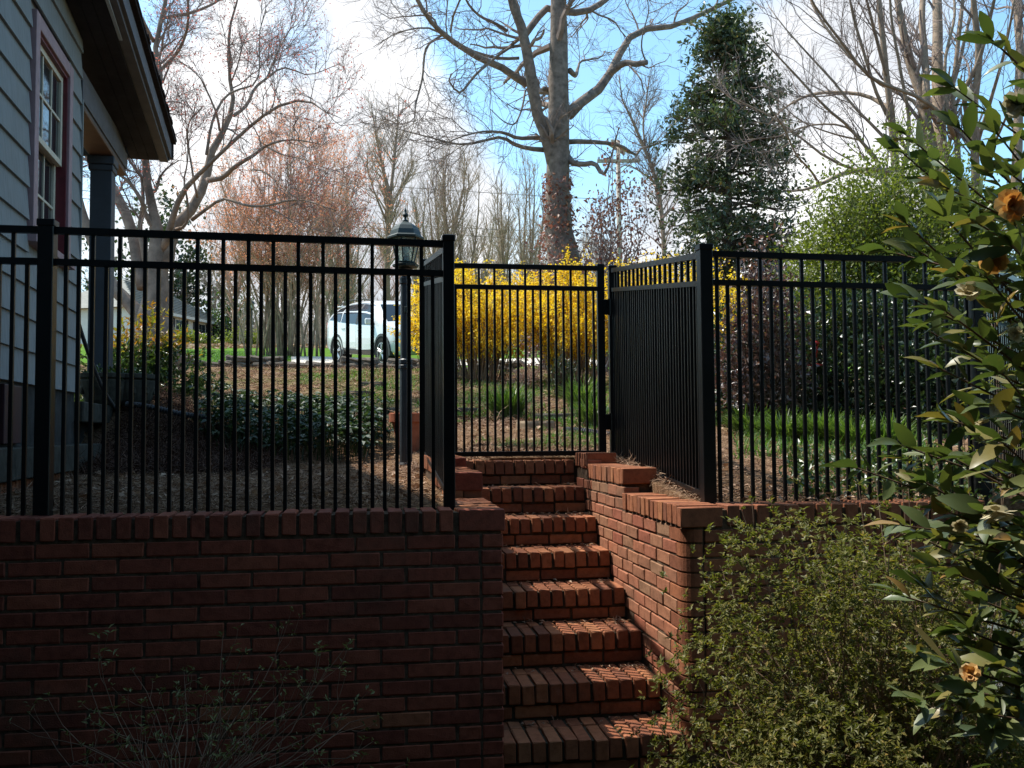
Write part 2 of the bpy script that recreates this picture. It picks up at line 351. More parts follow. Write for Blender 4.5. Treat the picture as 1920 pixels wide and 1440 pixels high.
M['grass'] = leafmat('lawn_grass', [(0, (.06, .13, .02)), (.6, (.085, .175, .03)), (1, (.14, .21, .05))], .6, .35)
M['pieris'] = leafmat('shrub_leaves', [(0, (.025, .05, .018)), (.6, (.05, .085, .025)), (1, (.09, .12, .03))], .35, .25)
M['newgrowth'] = leafmat('orange_new_growth', [(0, (.36, .13, .03)), (.5, (.30, .19, .03)), (1, (.20, .20, .035))], .45, .35)
M['straw'] = leafmat('pine_straw', [(0, (.10, .056, .036)), (.5, (.22, .128, .08)), (1, (.40, .265, .17))], .8, 0, None, .1)
M['dark_straw'] = leafmat('dark_pine_straw', [(0, (.035, .018, .013)), (.5, (.075, .04, .028)), (1, (.15, .085, .058))], .85, 0, None, .1)  # darker brown straw colours for the heap below the porch
M['litter'] = leafmat('dead_leaves', [(0, (.20, .11, .065)), (.5, (.34, .21, .13)), (1, (.48, .34, .23))], .8, .15, (1.1, .9, .7))
M['petal_cream'] = leafmat('cream_petals', [(0, (.50, .43, .25)), (1, (.60, .54, .38))], .6, .3, (1, .95, .8))
M['petal_brown'] = leafmat('withered_petals', [(0, (.42, .19, .05)), (.5, (.60, .34, .10)), (1, (.70, .52, .26))], .7, .3, (1.1, .9, .6))

# ------------------------------------------------------------------ terrain
def sstep(a, b, x):
    t = np.clip((x - a) / (b - a), 0, 1); return t * t * (3 - 2 * t)
FAR = ([20, 25, 40, 60, 100, 180, 400], [1.52, 2.0, 3.55, 5.6, 9.3, 15, 22])
YL_ = [4.0, 7.7, 9, 11, 13, 15.5] + FAR[0]; ZL_ = [-.145, -.085, .05, .33, .66, 1.02] + FAR[1]
YC_ = [4.0, 4.6, 5.5, 6.55, 8, 9.5, 11, 13, 15.5] + FAR[0]; ZC_ = [-.17, -.15, -.06, .012, .13, .235, .39, .70, 1.04] + FAR[1]
def wav(x, y): return .5 * (np.sin(1.3 * x + 2.1 * y) + np.sin(2.7 * x - 1.7 * y + 1) + np.sin(.6 * x + .43 * y + 2) + .6 * np.sin(4.1 * x + 3.7 * y))
def TZ(x, y):
    x = np.asarray(x, float); y = np.asarray(y, float)
    s = sstep(.30, .95, x)
    z = np.interp(y, YL_, ZL_) * (1 - s) + np.interp(y, YC_, ZC_) * s
    z = z + .50 * np.exp(-(((x + 2.2) / .75) ** 2 + ((y - 9.6) / .95) ** 2))
    return z + .012 * wav(x, y) * sstep(6.6, 8.5, y) + .05 * wav(x * .2, y * .2) * sstep(9, 25, y)
def base(px, Z):
    p = at(px, 810, Z); return np.array([p[0], p[1], float(TZ(p[0], p[1]))])

def ground_mat():
    m, nt, b = mat_new('pine_straw_ground'); p = geo_pos(nt)
    n1 = noise(nt, 38, 8, .75, vec=p); n2 = noise(nt, .8, 5, .6, vec=p); n3 = noise(nt, 7, 6, .7, vec=p)
    c = ramp(nt, n1, [(.3, (.10, .060, .036)), (.5, (.26, .158, .092)), (.72, (.42, .285, .175))])
    c = mix(nt, ramp(nt, n3, [(.45, (0, 0, 0)), (.68, (.75, .75, .75))]), c, (.10, .06, .034))
    sx = nt.nodes.new('ShaderNodeSeparateXYZ'); nt.links.new(p, sx.inputs[0])
    mr = nt.nodes.new('ShaderNodeMapRange'); mr.inputs['From Min'].default_value = 8.5; mr.inputs['From Max'].default_value = 12; mr.inputs['To Min'].default_value = 0; mr.inputs['To Max'].default_value = 1
    nt.links.new(sx.outputs[1], mr.inputs['Value'])
    g = ramp(nt, n2, [(.47, (0, 0, 0)), (.6, (.75, .75, .75))]); mm = nt.nodes.new('ShaderNodeMath'); mm.operation = 'MULTIPLY'; nt.links.new(g, mm.inputs[0]); nt.links.new(mr.outputs[0], mm.inputs[1])
    c = mix(nt, mm.outputs[0], c, (.10, .125, .04))
    nt.links.new(c, b.inputs['Base Color']); b.inputs['Roughness'].default_value = .95; b.inputs['Specular IOR Level'].default_value = 0; bump(nt, b, n1, 1.0, .03); return m
M['ground'] = ground_mat()
def lawn_mat():
    m, nt, b = mat_new('lawn'); p = geo_pos(nt); n1 = noise(nt, 12, 7, .7, vec=p); n2 = noise(nt, .35, 4, .6, vec=p)
    c = ramp(nt, n1, [(.3, (.06, .12, .02)), (.6, (.105, .20, .035)), (.8, (.15, .23, .06))])
    c = mix(nt, ramp(nt, n2, [(.55, (0, 0, 0)), (.75, (.45, .45, .45))]), c, (.22, .18, .09))
    nt.links.new(c, b.inputs['Base Color']); b.inputs['Roughness'].default_value = .95; b.inputs['Specular IOR Level'].default_value = 0; bump(nt, b, n1, .8, .05); return m
M['lawn'] = lawn_mat()
def soil_mat():
    m, nt, b = mat_new('dark_mulch'); p = geo_pos(nt); n1 = noise(nt, 30, 8, .75, vec=p)
    nt.links.new(ramp(nt, n1, [(.3, (.03, .02, .014)), (.6, (.07, .045, .03)), (.8, (.12, .085, .055))]), b.inputs['Base Color'])
    b.inputs['Roughness'].default_value = .95; b.inputs['Specular IOR Level'].default_value = 0; bump(nt, b, n1, 1, .03); return m
M['soil'] = soil_mat()
LOW = -1.362
def grid_sheet(xs, ys, zf, keep=None):
    X, Y = np.meshgrid(xs, ys); Z = zf(X, Y); V = np.stack([X, Y, Z], -1).reshape(-1, 3); nx = len(xs)
    i, j = np.meshgrid(np.arange(len(xs) - 1), np.arange(len(ys) - 1)); a = (j * nx + i).ravel()
    F = np.stack([a, a + 1, a + nx + 1, a + nx], -1)
    if keep is not None:
        c = V[F].mean(1); F = F[keep(c[:, 0], c[:, 1])]
    return V, F
def build_ground():
    xs = np.unique(np.concatenate([np.linspace(-4, 6, 81), [.42, 1.60], np.linspace(-14, 16, 76), np.geomspace(16, 420, 20), -np.geomspace(14, 420, 20)]))
    ys = np.unique(np.concatenate([[4.28, 4.40, 6.60], np.linspace(4.6, 12, 60), np.linspace(12, 30, 55), np.linspace(30, 70, 40), np.geomspace(70, 420, 16)]))
    def keep(x, y):
        stair = (x > .42) & (x < 1.60) & (y < 6.60); right = (x > 1.6) & (y < 4.40); return ~(stair | right)
    V, F = grid_sheet(xs, ys, TZ, keep)
    # earth edge where the sheet meets the walls and the top step
    ln = []
    for (xa, ya), (xb, yb), n in (((-14, 4.28), (.42, 4.28), 60), ((.42, 4.28), (.42, 6.60), 24), ((.42, 6.60), (1.60, 6.60), 16), ((1.60, 6.60), (1.60, 4.40), 24), ((1.60, 4.40), (16, 4.40), 60)):
        for f in np.linspace(0, 1, n, endpoint=False): ln.append((xa + (xb - xa) * f, ya + (yb - ya) * f))
    ln = np.array(ln); zt = TZ(ln[:, 0], ln[:, 1]); k0 = len(V); m = len(ln)
    V = np.concatenate([V, np.stack([ln[:, 0], ln[:, 1], zt], 1), np.stack([ln[:, 0], ln[:, 1], zt - .6], 1)]); i = np.arange(m - 1) + k0
    F = np.concatenate([F, np.stack([i, i + m, i + m + 1, i + 1], -1)])
    link('ground', make_mesh('ground', V, F, smooth=True), M['ground'], kind='structure')
    xs = np.concatenate([-np.geomspace(400, 6, 14), np.linspace(-5, 6, 45), np.geomspace(7, 400, 14)]); ys = np.concatenate([-np.geomspace(400, 4, 14), np.linspace(-3, 4.6, 39)])
    V, F = grid_sheet(xs, ys, lambda x, y: LOW + .015 * wav(2 * x, 2 * y))
    link('lower_ground', make_mesh('lower_ground', V, F, smooth=True), M['soil'], kind='structure')
    # lawn beyond the stone edging, pale driveway
    def strip(name, za, zb, pxa, pxb, mat, off, nz=14, nx=44):
        V = []
        for Z in np.linspace(za, zb, nz):
            for px in np.linspace(pxa, pxb, nx):
                p = at(px, 810, Z); V.append([p[0], p[1], float(TZ(p[0], p[1])) + off])
        a = (np.arange(nz - 1)[:, None] * nx + np.arange(nx - 1)[None]).ravel()
        return link(name, make_mesh(name, V, np.stack([a, a + 1, a + nx + 1, a + nx], -1), smooth=True), mat, kind='structure')
    strip('lawn', 21.3, 58, -200, 2200, M['lawn'], .012, 40, 60)
    strip('driveway', 23.8, 30.5, 545, 1500, M['drive'], .028, 14, 50)
build_ground()

# ------------------------------------------------------------------ brickwork
CRS = .0677
def brick_mesh(L, D, H, seed, b=.004, jit=.0012):
    mb = MB(); mb.n = 0
    g = np.random.default_rng(seed); lo = np.array([-L / 2, -D / 2, -H / 2]); hi = -lo
    mb.bbox(lo, hi, b)
    V = mb.V[0]; V = V + g.normal(0, jit, V.shape); V *= 1 + g.normal(0, .004, 3)
    return make_mesh('brick', V, np.concatenate(mb.F4), np.concatenate(mb.F3))
_bm = {}
def brick(parent, c, size, mat, jitter=None, tilt=None):
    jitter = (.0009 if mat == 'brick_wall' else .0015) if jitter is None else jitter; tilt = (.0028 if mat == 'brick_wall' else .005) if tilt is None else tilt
    key = (round(size[0], 3), round(size[1], 3), round(size[2], 3), mat)
    if key not in _bm:
        _bm[key] = [brick_mesh(*size, seed=hash(key[:3]) % 1000 + k) for k in range(3)]
        for me in _bm[key]: me.materials.append(M[mat])
    me = random.choice(_bm[key])
    return link('brick', me, None, parent, loc=[c[k] + random.gauss(0, jitter) for k in range(3)], rot=[random.gauss(0, tilt) for _ in range(3)])
XL, XR, YLW, YRW, ZLW, ZRW = .583, 1.4375, 4.085, 4.205, -.135, -.150
TREAD, RISE, Y8 = .3212, .1693, 6.4746

def left_wall():
    w = thing('brick_retaining_wall', 'long dark red brick retaining wall under the fence left of the stairs', 'wall', (-.7, YLW, LOW))
    o0 = np.array([-.7, YLW, LOW])
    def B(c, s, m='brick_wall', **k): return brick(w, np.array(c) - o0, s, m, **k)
    x0 = -2.02
    # coping of bricks on edge
    zt = ZLW - .046
    x = XL - .203 - .012 - .03
    while x > x0:
        B((x, YLW + .098, zt), (.058, .203, .092)); x -= .0735
    # end pier coping, bricks along the side wall
    for y0, y1, top in ((YLW - .008, 4.80, ZLW), (4.815, 5.60, -.008), (5.615, 6.46, .048)):
        n = int(round((y1 - y0) / .0735)); pit = (y1 - y0) / n
        for i in range(n): B((XL - .098 + (.006 if i == 0 and top == ZLW else 0), y0 + pit * (i + .5), top - .046), (.203, .060, .092), 'brick_wall' if i < 1 else 'brick')
    z = ZLW - .102 - .0677 / 2; k = 0; nz = 0
    while z > -1.27:
        # end header, then running bond
        prox = .010 if nz == 15 else 0
        B((XL - .046, YLW + .048 - prox, z), (.090, .092, .0575))
        x = XL - .098 - (.0 if k % 2 else .1065)
        if k % 2 == 0: B((XL - .098 - .0485, YLW + .048 - prox, z), (.095, .092, .0575))
        while x > x0 - .1:
            B((x - .1065, YLW + .048 - prox, z), (.203, .092, .0575)); x -= .213
        z -= CRS; k += 1; nz += 1
    # side courses that show above the first cap and above the second
    for y0, y1, zt in ((4.82, 6.45, ZLW - .0 + .034 - .006), (5.62, 6.45, -.075)):
        y = y0
        while y < y1 - .1:
            B((XL - .046, y + .1065, zt - .004), (.092, .203, .05), 'brick'); y += .213
        B((XL - .15, y0 + .046, zt - .004), (.10, .092, .05), 'brick')
    mb = MB()
    mb.box((-2.1, YLW + .0066, LOW - .1), (XL - .008, YLW + .19, ZLW - .012))
    mb.box((XL - .19, YLW + .008, LOW - .1), (XL - .009, 6.46, ZLW - .015))
    mb.box((XL - .188, 4.842, -.3), (XL - .008, 6.46, -.020)); mb.box((XL - .186, 5.642, -.3), (XL - .007, 6.46, .036))
    o = mb.build('mortar', M['mortar'], w); o.location = -o0
left_wall()

def right_wall():
    w = thing('brick_retaining_wall', 'sunlit red brick wall with rounded corner beside the stairs on the right', 'wall', (2.1, YRW, LOW))
    o0 = np.array([2.1, YRW, LOW])
    def B(c, s, m='brick', **k): return brick(w, np.array(c) - o0, s, m, **k)
    x1 = 2.95
    x = XR + .203 + .012 + .03
    while x < x1:
        B((x, YRW + .098, ZRW - .046), (.058, .203, .092)); x += .0735
    for y0, y1, top in ((YRW - .010, 5.22, ZRW), (5.225, 6.09, -.015), (6.095, 6.47, .052)):
        n = int(round((y1 - y0) / .0715)); pit = (y1 - y0) / n
        for i in range(n): B((XR + .098 - (.006 if top == ZRW else 0), y0 + pit * (i + .5), top - .046), (.203, .060, .092), 'brick')
    # rounded corner header, shared meshes (long and short return)
    r = .07
    def corner(Lr):
        a = np.linspace(0, math.pi / 2, 7); H = .0575
        prof = [(.092, 0)] + [(r - r * math.sin(t), r - r * math.cos(t)) for t in a] + [(0, Lr), (.092, Lr)]
        n = len(prof); V = [(p[0], p[1], -H / 2) for p in prof] + [(p[0], p[1], H / 2) for p in prof]
        F = [[i, i + n, (i + 1) % n + n, (i + 1) % n] for i in range(n)]
        F3 = []
        for i in range(1, n - 1): F3.append([n, n + i + 1, n + i]); F3.append([0, i, i + 1])
        me = make_mesh('corner_brick', V, [f[::-1] for f in F], [f[::-1] for f in F3][::1]); me.materials.append(M['brick']); return me
    cm = [corner(.203), corner(.098)]
    z = ZRW - .102 - CRS / 2; k = 0
    while z > -1.30:
        link('brick', cm[k % 2], None, w, loc=[XR - 2.1 + random.gauss(0, .001), random.gauss(0, .001), z - LOW])
        # front face
        x = XR + .102
        if k % 2: B((x + .048, YRW + .046, z), (.095, .092, .0575)); x += .105
        while x < x1 - .1:
            B((x + .1015, YRW + .046, z), (.203, .092, .0575)); x += .213
        # stair side: only bricks that stand above the treads
        y = YRW + (.213 if k % 2 == 0 else .107)
        while y < 6.44:
            step = math.floor((y + .2 - (Y8 - 7 * TREAD)) / TREAD); ztread = -(7 - step) * RISE if step >= 0 else LOW
            if z + .03 > ztread - .10:
                B((XR + .046, y + .1015, z), (.092, .203, .0575), 'brick_tan')
            y += .213
        z -= CRS; k += 1
    for (y0, y1, zz) in ((5.22, 6.45, ZRW - .102 + CRS / 2), (5.22, 6.45, ZRW - .102 + 1.5 * CRS), (6.095, 6.45, -.015 - .102 + CRS / 2 + CRS)):
        y = y0 + (.002 if zz < -.2 else -.06)
        while y < y1 - .1:
            B((XR + .046, max(y, y0) + .1015, zz), (.092, .203, .0575), 'brick_tan'); y += .213
    mb = MB()
    mb.box((XR + .05, YRW + .05, LOW - .1), (2.96, YRW + .19, ZRW - .014)); mb.box((XR + .10, YRW + .007, LOW - .1), (2.958, YRW + .06, ZRW - .02))
    mb.box((XR + .007, YRW + .10, LOW - .1), (XR + .188, 6.468, ZRW - .016))
    a = np.linspace(0, math.pi / 2, 7); r2 = .064; prof = [(XR + .11, YRW + .007)] + [(XR + .007 + r2 - r2 * math.sin(t), YRW + .007 + r2 - r2 * math.cos(t)) for t in a] + [(XR + .007, YRW + .12), (XR + .11, YRW + .12)]
    n = len(prof); mb.add([(p[0], p[1], LOW - .1) for p in prof] + [(p[0], p[1], ZRW - .03) for p in prof], [[(i + 1) % n, i, i + n, (i + 1) % n + n][::-1] for i in range(n)])
    mb.box((XR + .008, 5.25, -.3), (XR + .187, 6.467, -.028)); mb.box((XR + .009, 6.12, -.3), (XR + .186, 6.466, .040))
    o = mb.build('mortar', M['mortar'], w); o.location = -o0
right_wall()

def stairs():
    w = thing('brick_stairs', 'narrow red brick stairs climbing to the black gate', 'stairs', (1.01, 4.2, LOW)); o0 = np.array([1.01, 4.2, LOW])
    def B(c, s, m='brick', **k): return brick(w, np.array(c) - o0, s, m, **k)
    core = MB()
    for i in range(8):
        y = Y8 - (7 - i) * TREAD; z = -(7 - i) * RISE; W = XR - XL - .012; n = 12; pit = W / n
        for k in range(n):
            x = XL + .006 + pit * (k + .5)
            B((x, y + .1015 + random.gauss(0, .003), z - .046 + random.gauss(0, .0015)), (.0585, .203, .092), tilt=.010)
            if i < 7: B((x + random.gauss(0, .004), y + .213 + .062, z - .046 - .002), (.0585, .112, .092), tilt=.010)
            else: B((x + random.gauss(0, .004), y + .213 + .095, z - .046 - .003), (.0585, .18, .092), tilt=.010)
        off = (i % 2) * .1; x = XL + .004 - off
        while x < XR - .02:
            a, b_ = max(x, XL + .004), min(x + .203, XR - .004)
            if b_ - a > .03: B(((a + b_) / 2, y + .014 + .046, z - .102 - .0285 - .004), (round(b_ - a, 3), .092, .0555))
            x += .214
        core.box((XL - .02, y + .022, z - RISE - .02), (XR + .02, y + TREAD + .10 + .002 * i, z - .014 - .0004 * i))
    core.box((XL - .02, Y8 - 7 * TREAD + .024, LOW - .1), (XR + .02, 6.7, -7 * RISE - .02))
    o = core.build('mortar', M['joint'], w); o.location = -o0
stairs()

# ------------------------------------------------------------------ fence
PK, PW = .0537, .0165
def boxmesh(name, sx, sy, z0, z1, b=.0015):
    mb = MB(); mb.bbox((-sx / 2, -sy / 2, z0), (sx / 2, sy / 2, z1), b); me = make_mesh(name, mb.V[0], mb.F4[0], mb.F3[0]); me.materials.append(M['black']); return me
def postmesh(w, z0, z1):
    mb = MB(); mb.bbox((-w / 2, -w / 2, z0), (w / 2, w / 2, z1), .003)
    mb.bbox((-w / 2 - .004, -w / 2 - .004, z1 - .028), (w / 2 + .004, w / 2 + .004, z1 + .002), .003)
    h = w / 2 + .002; mb.add([(-h, -h, z1 + .002), (h, -h, z1 + .002), (h, h, z1 + .002), (-h, h, z1 + .002), (0, 0, z1 + .009)], None, [[0, 1, 4], [1, 2, 4], [2, 3, 4], [3, 0, 4]])
    me = make_mesh('post', np.concatenate(mb.V), np.concatenate(mb.F4), np.concatenate(mb.F3)); me.materials.append(M['black']); return me
def fence_run(t, A, Bp, za, zb, drop2, bot, posts=(), pw=.0635, tall_every=2, rail=.030, botrail=None, pk=PK):
    """pickets and rails from A to Bp (xy); top-rail heights za..zb (slope ok); second rail drop2 lower; pickets down to bot=(z,z)"""
    A = np.array(A, float); Bp = np.array(Bp, float); d = Bp - A; L = np.linalg.norm(d); ang = math.atan2(d[1], d[0]); u = d / L
    n = int(L / pk); pk = L / n
    def railbar(z0, z1, th, name='rail'):
        mb = MB(); w = .026; V = []
        nrm = np.array([-u[1], u[0]]) * w / 2
        for q, zz in ((A - u * .024, z0), (Bp + u * .024, z1)):
            for s1, s2 in ((-1, -1), (1, -1), (1, 1), (-1, 1)): V.append([*(q + s1 * nrm), zz + s2 * th / 2])
        mb.add(V, [[0, 1, 5, 4], [1, 2, 6, 5], [2, 3, 7, 6], [3, 0, 4, 7], [3, 2, 1, 0], [4, 5, 6, 7]]); return mb.build(name, M['black'], t)
    railbar(za, zb, rail); railbar(za - drop2, zb - drop2, rail * .92)
    if botrail is not None: railbar(botrail[0], botrail[1], .026)
    for i in range(n):
        f = (i + .5) / n; q = A + d * f; zt = za + (zb - za) * f; z0 = bot[0] + (bot[1] - bot[0]) * f
        top = zt if (i % tall_every == 0) else zt - drop2
        key = ('picket', round(top - z0, 3))
        if key not in _bm: _bm[key] = boxmesh('picket', PW, PW, 0, top - z0)
        link('picket', _bm[key], None, t, loc=(q[0], q[1], z0), rot=(random.gauss(0, .0012), random.gauss(0, .0016), ang + random.gauss(0, .01)))
    for (x, y, z0, z1, w) in posts:
        key = ('post', round(z1 - z0, 3), w)
        if key not in _bm: _bm[key] = postmesh(w, 0, z1 - z0)
        link('post', _bm[key], None, t, loc=(x, y, z0), rot=(0, 0, ang))
YF, YFR = 4.265, 4.42
t = thing('metal_fence', 'black metal picket fence along the top of the long dark brick wall', 'fence')
fence_run(t, (-1.302, YF), (.322, YF), 1.076, 1.056, .136, (-.148, -.148), [(-1.352, YF, -.15, 1.118, .064), (.366, YF, -.148, 1.094, .051)])
fence_run(t, (-1.97, YF), (-1.402, YF), 1.080, 1.077, .136, (-.148, -.148))
t = thing('metal_fence', 'short black picket fence panel seen edge-on at the left of the stairs', 'fence')
fence_run(t, (.372, YF + .03), (.402, 6.53), 1.045, 1.372, .142, (-.10, .06), [(.404, 6.555, -.1, 1.40, .052)], botrail=(-.09, .055))
t = thing('metal_fence', 'black picket fence panel right of the stairs with close pickets facing them', 'fence')
fence_run(t, (1.640, YFR + .03), (1.738, 6.53), 1.063, 1.352, .140, (-.13, .0), [(1.741, 6.56, -.1, 1.385, .054)], botrail=(-.115, .012))
t = thing('metal_fence', 'black picket fence behind the right brick wall and the leafy azalea', 'fence')
fence_run(t, (1.675, YFR), (3.07, YFR), 1.068, 1.060, .141, (-.16, -.17), [(1.642, YFR, -.16, 1.112, .0635), (3.10, YFR, -.35, 1.088, .07)])
t = thing('metal_fence', 'black picket fence turning away at the far right behind the camellia', 'fence')
fence_run(t, (3.13, YFR + .02), (4.4, 5.6), 1.06, 1.09, .14, (-.3, -.05))

def gate():
    YG = 6.56; t = thing('metal_gate', 'closed black metal picket gate at the top of the brick stairs', 'gate', (1.05, YG, .03)); o = np.array([1.05, YG, .03])
    x0, x1, z0, z1 = .45, 1.683, .032, 1.378
    for xx in (x0, x1 - .028): link('stile', boxmesh('stile', .052, .036, z0 - .01, z1 + .018), None, t, loc=(xx - o[0], 0, -o[2]))
    for zz, h in ((z1 - .012, .034), (1.218, .032), (z0 + .014, .034)):
        mb = MB(); mb.bbox((x0 + .026, -.016, -h / 2), (x1 - .054, .016, h / 2), .002); ob = mb.build('rail', M['black'], t); ob.location = (-o[0], 0, zz - o[2])
    n = 21; pit = (x1 - .054 - x0 - .026) / n
    for i in range(n):
        top = z1 - .012 if i % 2 else 1.218
        key = ('gp', top)
        if key not in _bm: _bm[key] = boxmesh('picket', PW * .98, PW * .98, 0, top - z0)
        link('picket', _bm[key], None, t, loc=(x0 + .026 + pit * (i + .5) - o[0], 0, z0 - o[2]))
    for zz in (1.085, .265):
        mb = MB(); mb.bbox((-.03, -.026, -.055), (.03, -.002, .055), .003); mb.lathe([(.009, -.06), (.009, .06)], 8, (.012, -.028, 0)); ob = mb.build('hinge', M['black'], t); ob.location = (1.700 - o[0], 0, zz - o[2])
    mb = MB(); mb.bbox((-.02, -.035, -.05), (.035, -.01, .05), .004); mb.bbox((-.05, -.03, -.01), (0, -.015, .01), .003); ob = mb.build('latch', M['black'], t); ob.location = (x0 - o[0], -.008, .98)
gate()

# ------------------------------------------------------------------ house on the left
def house():
    ang = R_(4.3); t = thing('house', 'gray-blue clapboard house with maroon window trim and a low porch roof', 'house', (-2.25, 7.77, 0), ang)
    # local axes: +Y along the wall away from the camera, +X outward, origin at the far wall corner
    def P(mb, n, m, par=t, **k): return mb.build(n, M[m], par, **k)
    z = .525; k = 0
    while z < 3.62:
        zt = z + .207; segs = []
        lo, hi = -9.5, .0
        if zt > 1.42 and z < 2.95: segs = [(lo, -1.462), (-.385, hi)]
        else: segs = [(lo, hi)]
        for a, b_ in segs:
            # long boards butt at staggered joints
            cuts = [a] + [c for c in np.arange(-8.7 + (k % 3) * .8, hi, 3.1) if a + .4 < c < b_ - .4] + [b_]
            for c0, c1 in zip(cuts[:-1], cuts[1:]):
                mb = MB(); e = .002
                mb.hexa(np.array([[0.014, c0 + e, z], [.030, c0 + e, z], [.030, c1 - e, z], [.014, c1 - e, z], [0, c0 + e, zt + .012], [.010, c0 + e, zt + .012], [.010, c1 - e, zt + .012], [0, c1 - e, zt + .012]])[[0, 1, 2, 3, 4, 5, 6, 7]])
                P(mb, 'siding_plank', 'siding')
        z += .207; k += 1
    # far end wall under the porch, boards too
    mb = MB(); mb.box((-5.2, -9.5, LOW - .1), (-.12, -.004, 3.3)); mb.box((-.119, -9.5, LOW - .1), (-.005, -1.40, 3.299)); mb.box((-.119, -.44, LOW - .1), (-.005, -.005, 3.299)); mb.box((-.119, -1.399, LOW - .1), (-.005, -.441, 1.44)); mb.box((-.119, -1.399, 2.90), (-.005, -.441, 3.299)); P(mb, 'wall', 'siding')
    mb = MB(); mb.box((-.03, -.006, .52), (.034, .02, 2.85)); P(mb, 'corner_board', 'siding')
    # window
    u0, u1, z0, z1 = -1.44, -.402, 1.445, 2.938
    fr = MB(); w = .095
    fr.bbox((.0, u0, z0), (.046, u0 + w, z1), .003); fr.bbox((.0, u1 - w, z0), (.046, u1, z1), .003); fr.bbox((.0, u0 + w, z1 - w), (.045, u1 - w, z1), .003)
    win = P(fr, 'window', 'mauve')
    jb = MB(); i0, i1 = u0 + w, u1 - w
    jb.box((-.09, i1 - .022, z0 + .05), (.028, i1 + .001, z1 - w)); jb.box((-.09, i0 - .001, z0 + .05), (.028, i0 + .022, z1 - w)); jb.box((-.09, i0, z1 - w - .022), (.027, i1, z1 - w + .001))
    P(jb, 'jamb', 'maroon', win)
    sb = MB(); sb.bbox((-.09, u0 - .03, z0 - .02), (.075, u1 + .03, z0 + .03), .003); P(sb, 'sill', 'mauve', win)
    zm = 2.19
    def sash(za, zb, x):
        s = MB(); a, b_ = i0 + .022, i1 - .022; q = .042
        s.bbox((x, a, za), (x + .035, a + q, zb), .002); s.bbox((x, b_ - q, za), (x + .035, b_, zb), .002); s.bbox((x, a + q, za), (x + .034, b_ - q, za + q), .002); s.bbox((x, a + q, zb - q), (x + .034, b_ - q, zb), .002)
        P(s, 'sash', 'cream', win)
        mu = MB()
        for f in (1 / 3, 2 / 3): y = a + q + (b_ - a - 2 * q) * f; mu.box((x + .008, y - .009, za + q), (x + .026, y + .009, zb - q))
        zz = (za + zb) / 2; mu.box((x + .006, a + q, zz - .009), (x + .028, b_ - q, zz + .009)); P(mu, 'muntin', 'cream', win)
        for i in range(3):
            for j in range(2):
                g = MB(); ya = a + q + (b_ - a - 2 * q) * i / 3; yb = a + q + (b_ - a - 2 * q) * (i + 1) / 3; zA = za + q + (zb - za - 2 * q) * j / 2; zB = za + q + (zb - za - 2 * q) * (j + 1) / 2
                g.box((x + .012, ya + .008, zA + .008), (x + .018, yb - .008, zB - .008)); P(g, 'pane', 'glass', win)
    sash(zm - .03, z1 - w - .022, -.035); sash(z0 + .03, zm + .02, -.075)
    rm = MB(); rm.box((-.10, i0, z0), (-.092, i1, z1 - w)); P(rm, 'curtain', 'concrete', win)
    # foundation
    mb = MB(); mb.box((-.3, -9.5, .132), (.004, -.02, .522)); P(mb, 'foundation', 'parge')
    mb = MB(); mb.bbox((-.3, -3.2, -.052), (.16, .30, .130), .006); P(mb, 'ledge', 'mossy')
    mb = MB(); mb.box((-.28, -9.5, LOW - .1), (.10, .26, -.055)); P(mb, 'footing', 'mortar')
    y = -2.9
    while y < .2:
        for zz in (-.155,): brick(t, (.102, y, zz), (.030, .060, .19), 'brick', .001, .004)
        y += .072
    mb = MB(); mb.bbox((.004, -1.92, .15), (.03, -1.57, .50), .004); P(mb, 'crawlspace_door', 'dark_maroon')
    # porch beam, frieze, column, floor
    mb = MB(); mb.bbox((-.20, .03, 2.80), (.012, 2.12, 2.835), .004); P(mb, 'beam_soffit', 'beam')
    mb = MB(); mb.bbox((-.19, .034, 2.836), (.006, 2.10, 3.13), .003); P(mb, 'beam', 'fascia')
    mb = MB(); mb.bbox((.007, .036, 2.86), (.022, 2.105, 3.02), .003); P(mb, 'beam_board', 'fascia')
    cm = MB(); cm.bbox((-.19, 1.41, .46), (.0, 1.60, 2.80), .005); cl = P(cm, 'column', 'post_paint')
    cp = MB(); cp.bbox((-.215, 1.385, 2.72), (.022, 1.625, 2.797), .006); cp.bbox((-.205, 1.395, 2.66), (.012, 1.615, 2.715), .006); P(cp, 'capital', 'post_paint', cl)
    mb = MB(); mb.bbox((-3.6, .04, .30), (.06, 2.2, .462), .008); P(mb, 'porch_floor', 'mossy')
    mb = MB(); mb.box((-3.5, .1, -.3), (-.1, 2.1, .30)); P(mb, 'porch_base', 'parge')
    # roof: low slope falling away from the camera
    def zr(u): return 3.555 - .126 * u
    a, b_ = -9.6, 2.40
    def slab(mb, v0, v1, u0, u1, zo0, zo1):
        mb.hexa(np.array([[v0, u0, zr(u0) + zo0], [v1, u0, zr(u0) + zo0], [v1, u1, zr(u1) + zo0], [v0, u1, zr(u1) + zo0], [v0, u0, zr(u0) + zo1], [v1, u0, zr(u0) + zo1], [v1, u1, zr(u1) + zo1], [v0, u1, zr(u1) + zo1]])); return mb
    rf = P(slab(MB(), -5.4, .445, a, b_ + .05, .0, .045), 'roof', 'shingle')
    for c in np.arange(b_ + .05, -3, -.14):   # shingle butts at the rake edge
        P(slab(MB(), .30, .455 + random.uniform(-.006, .008), c - .135, c, .028, .052), 'shingle', 'shingle', rf)
    P(slab(MB(), -5.3, .40, a, b_, -.03, .0), 'roof_deck', 'soffit')
    P(slab(MB(), .375, .405, a, b_, -.175, -.03), 'rake_board', 'fascia'); P(slab(MB(), .29, .374, a, b_ - .01, -.215, -.165), 'rake_trim', 'fascia')
    v = .02
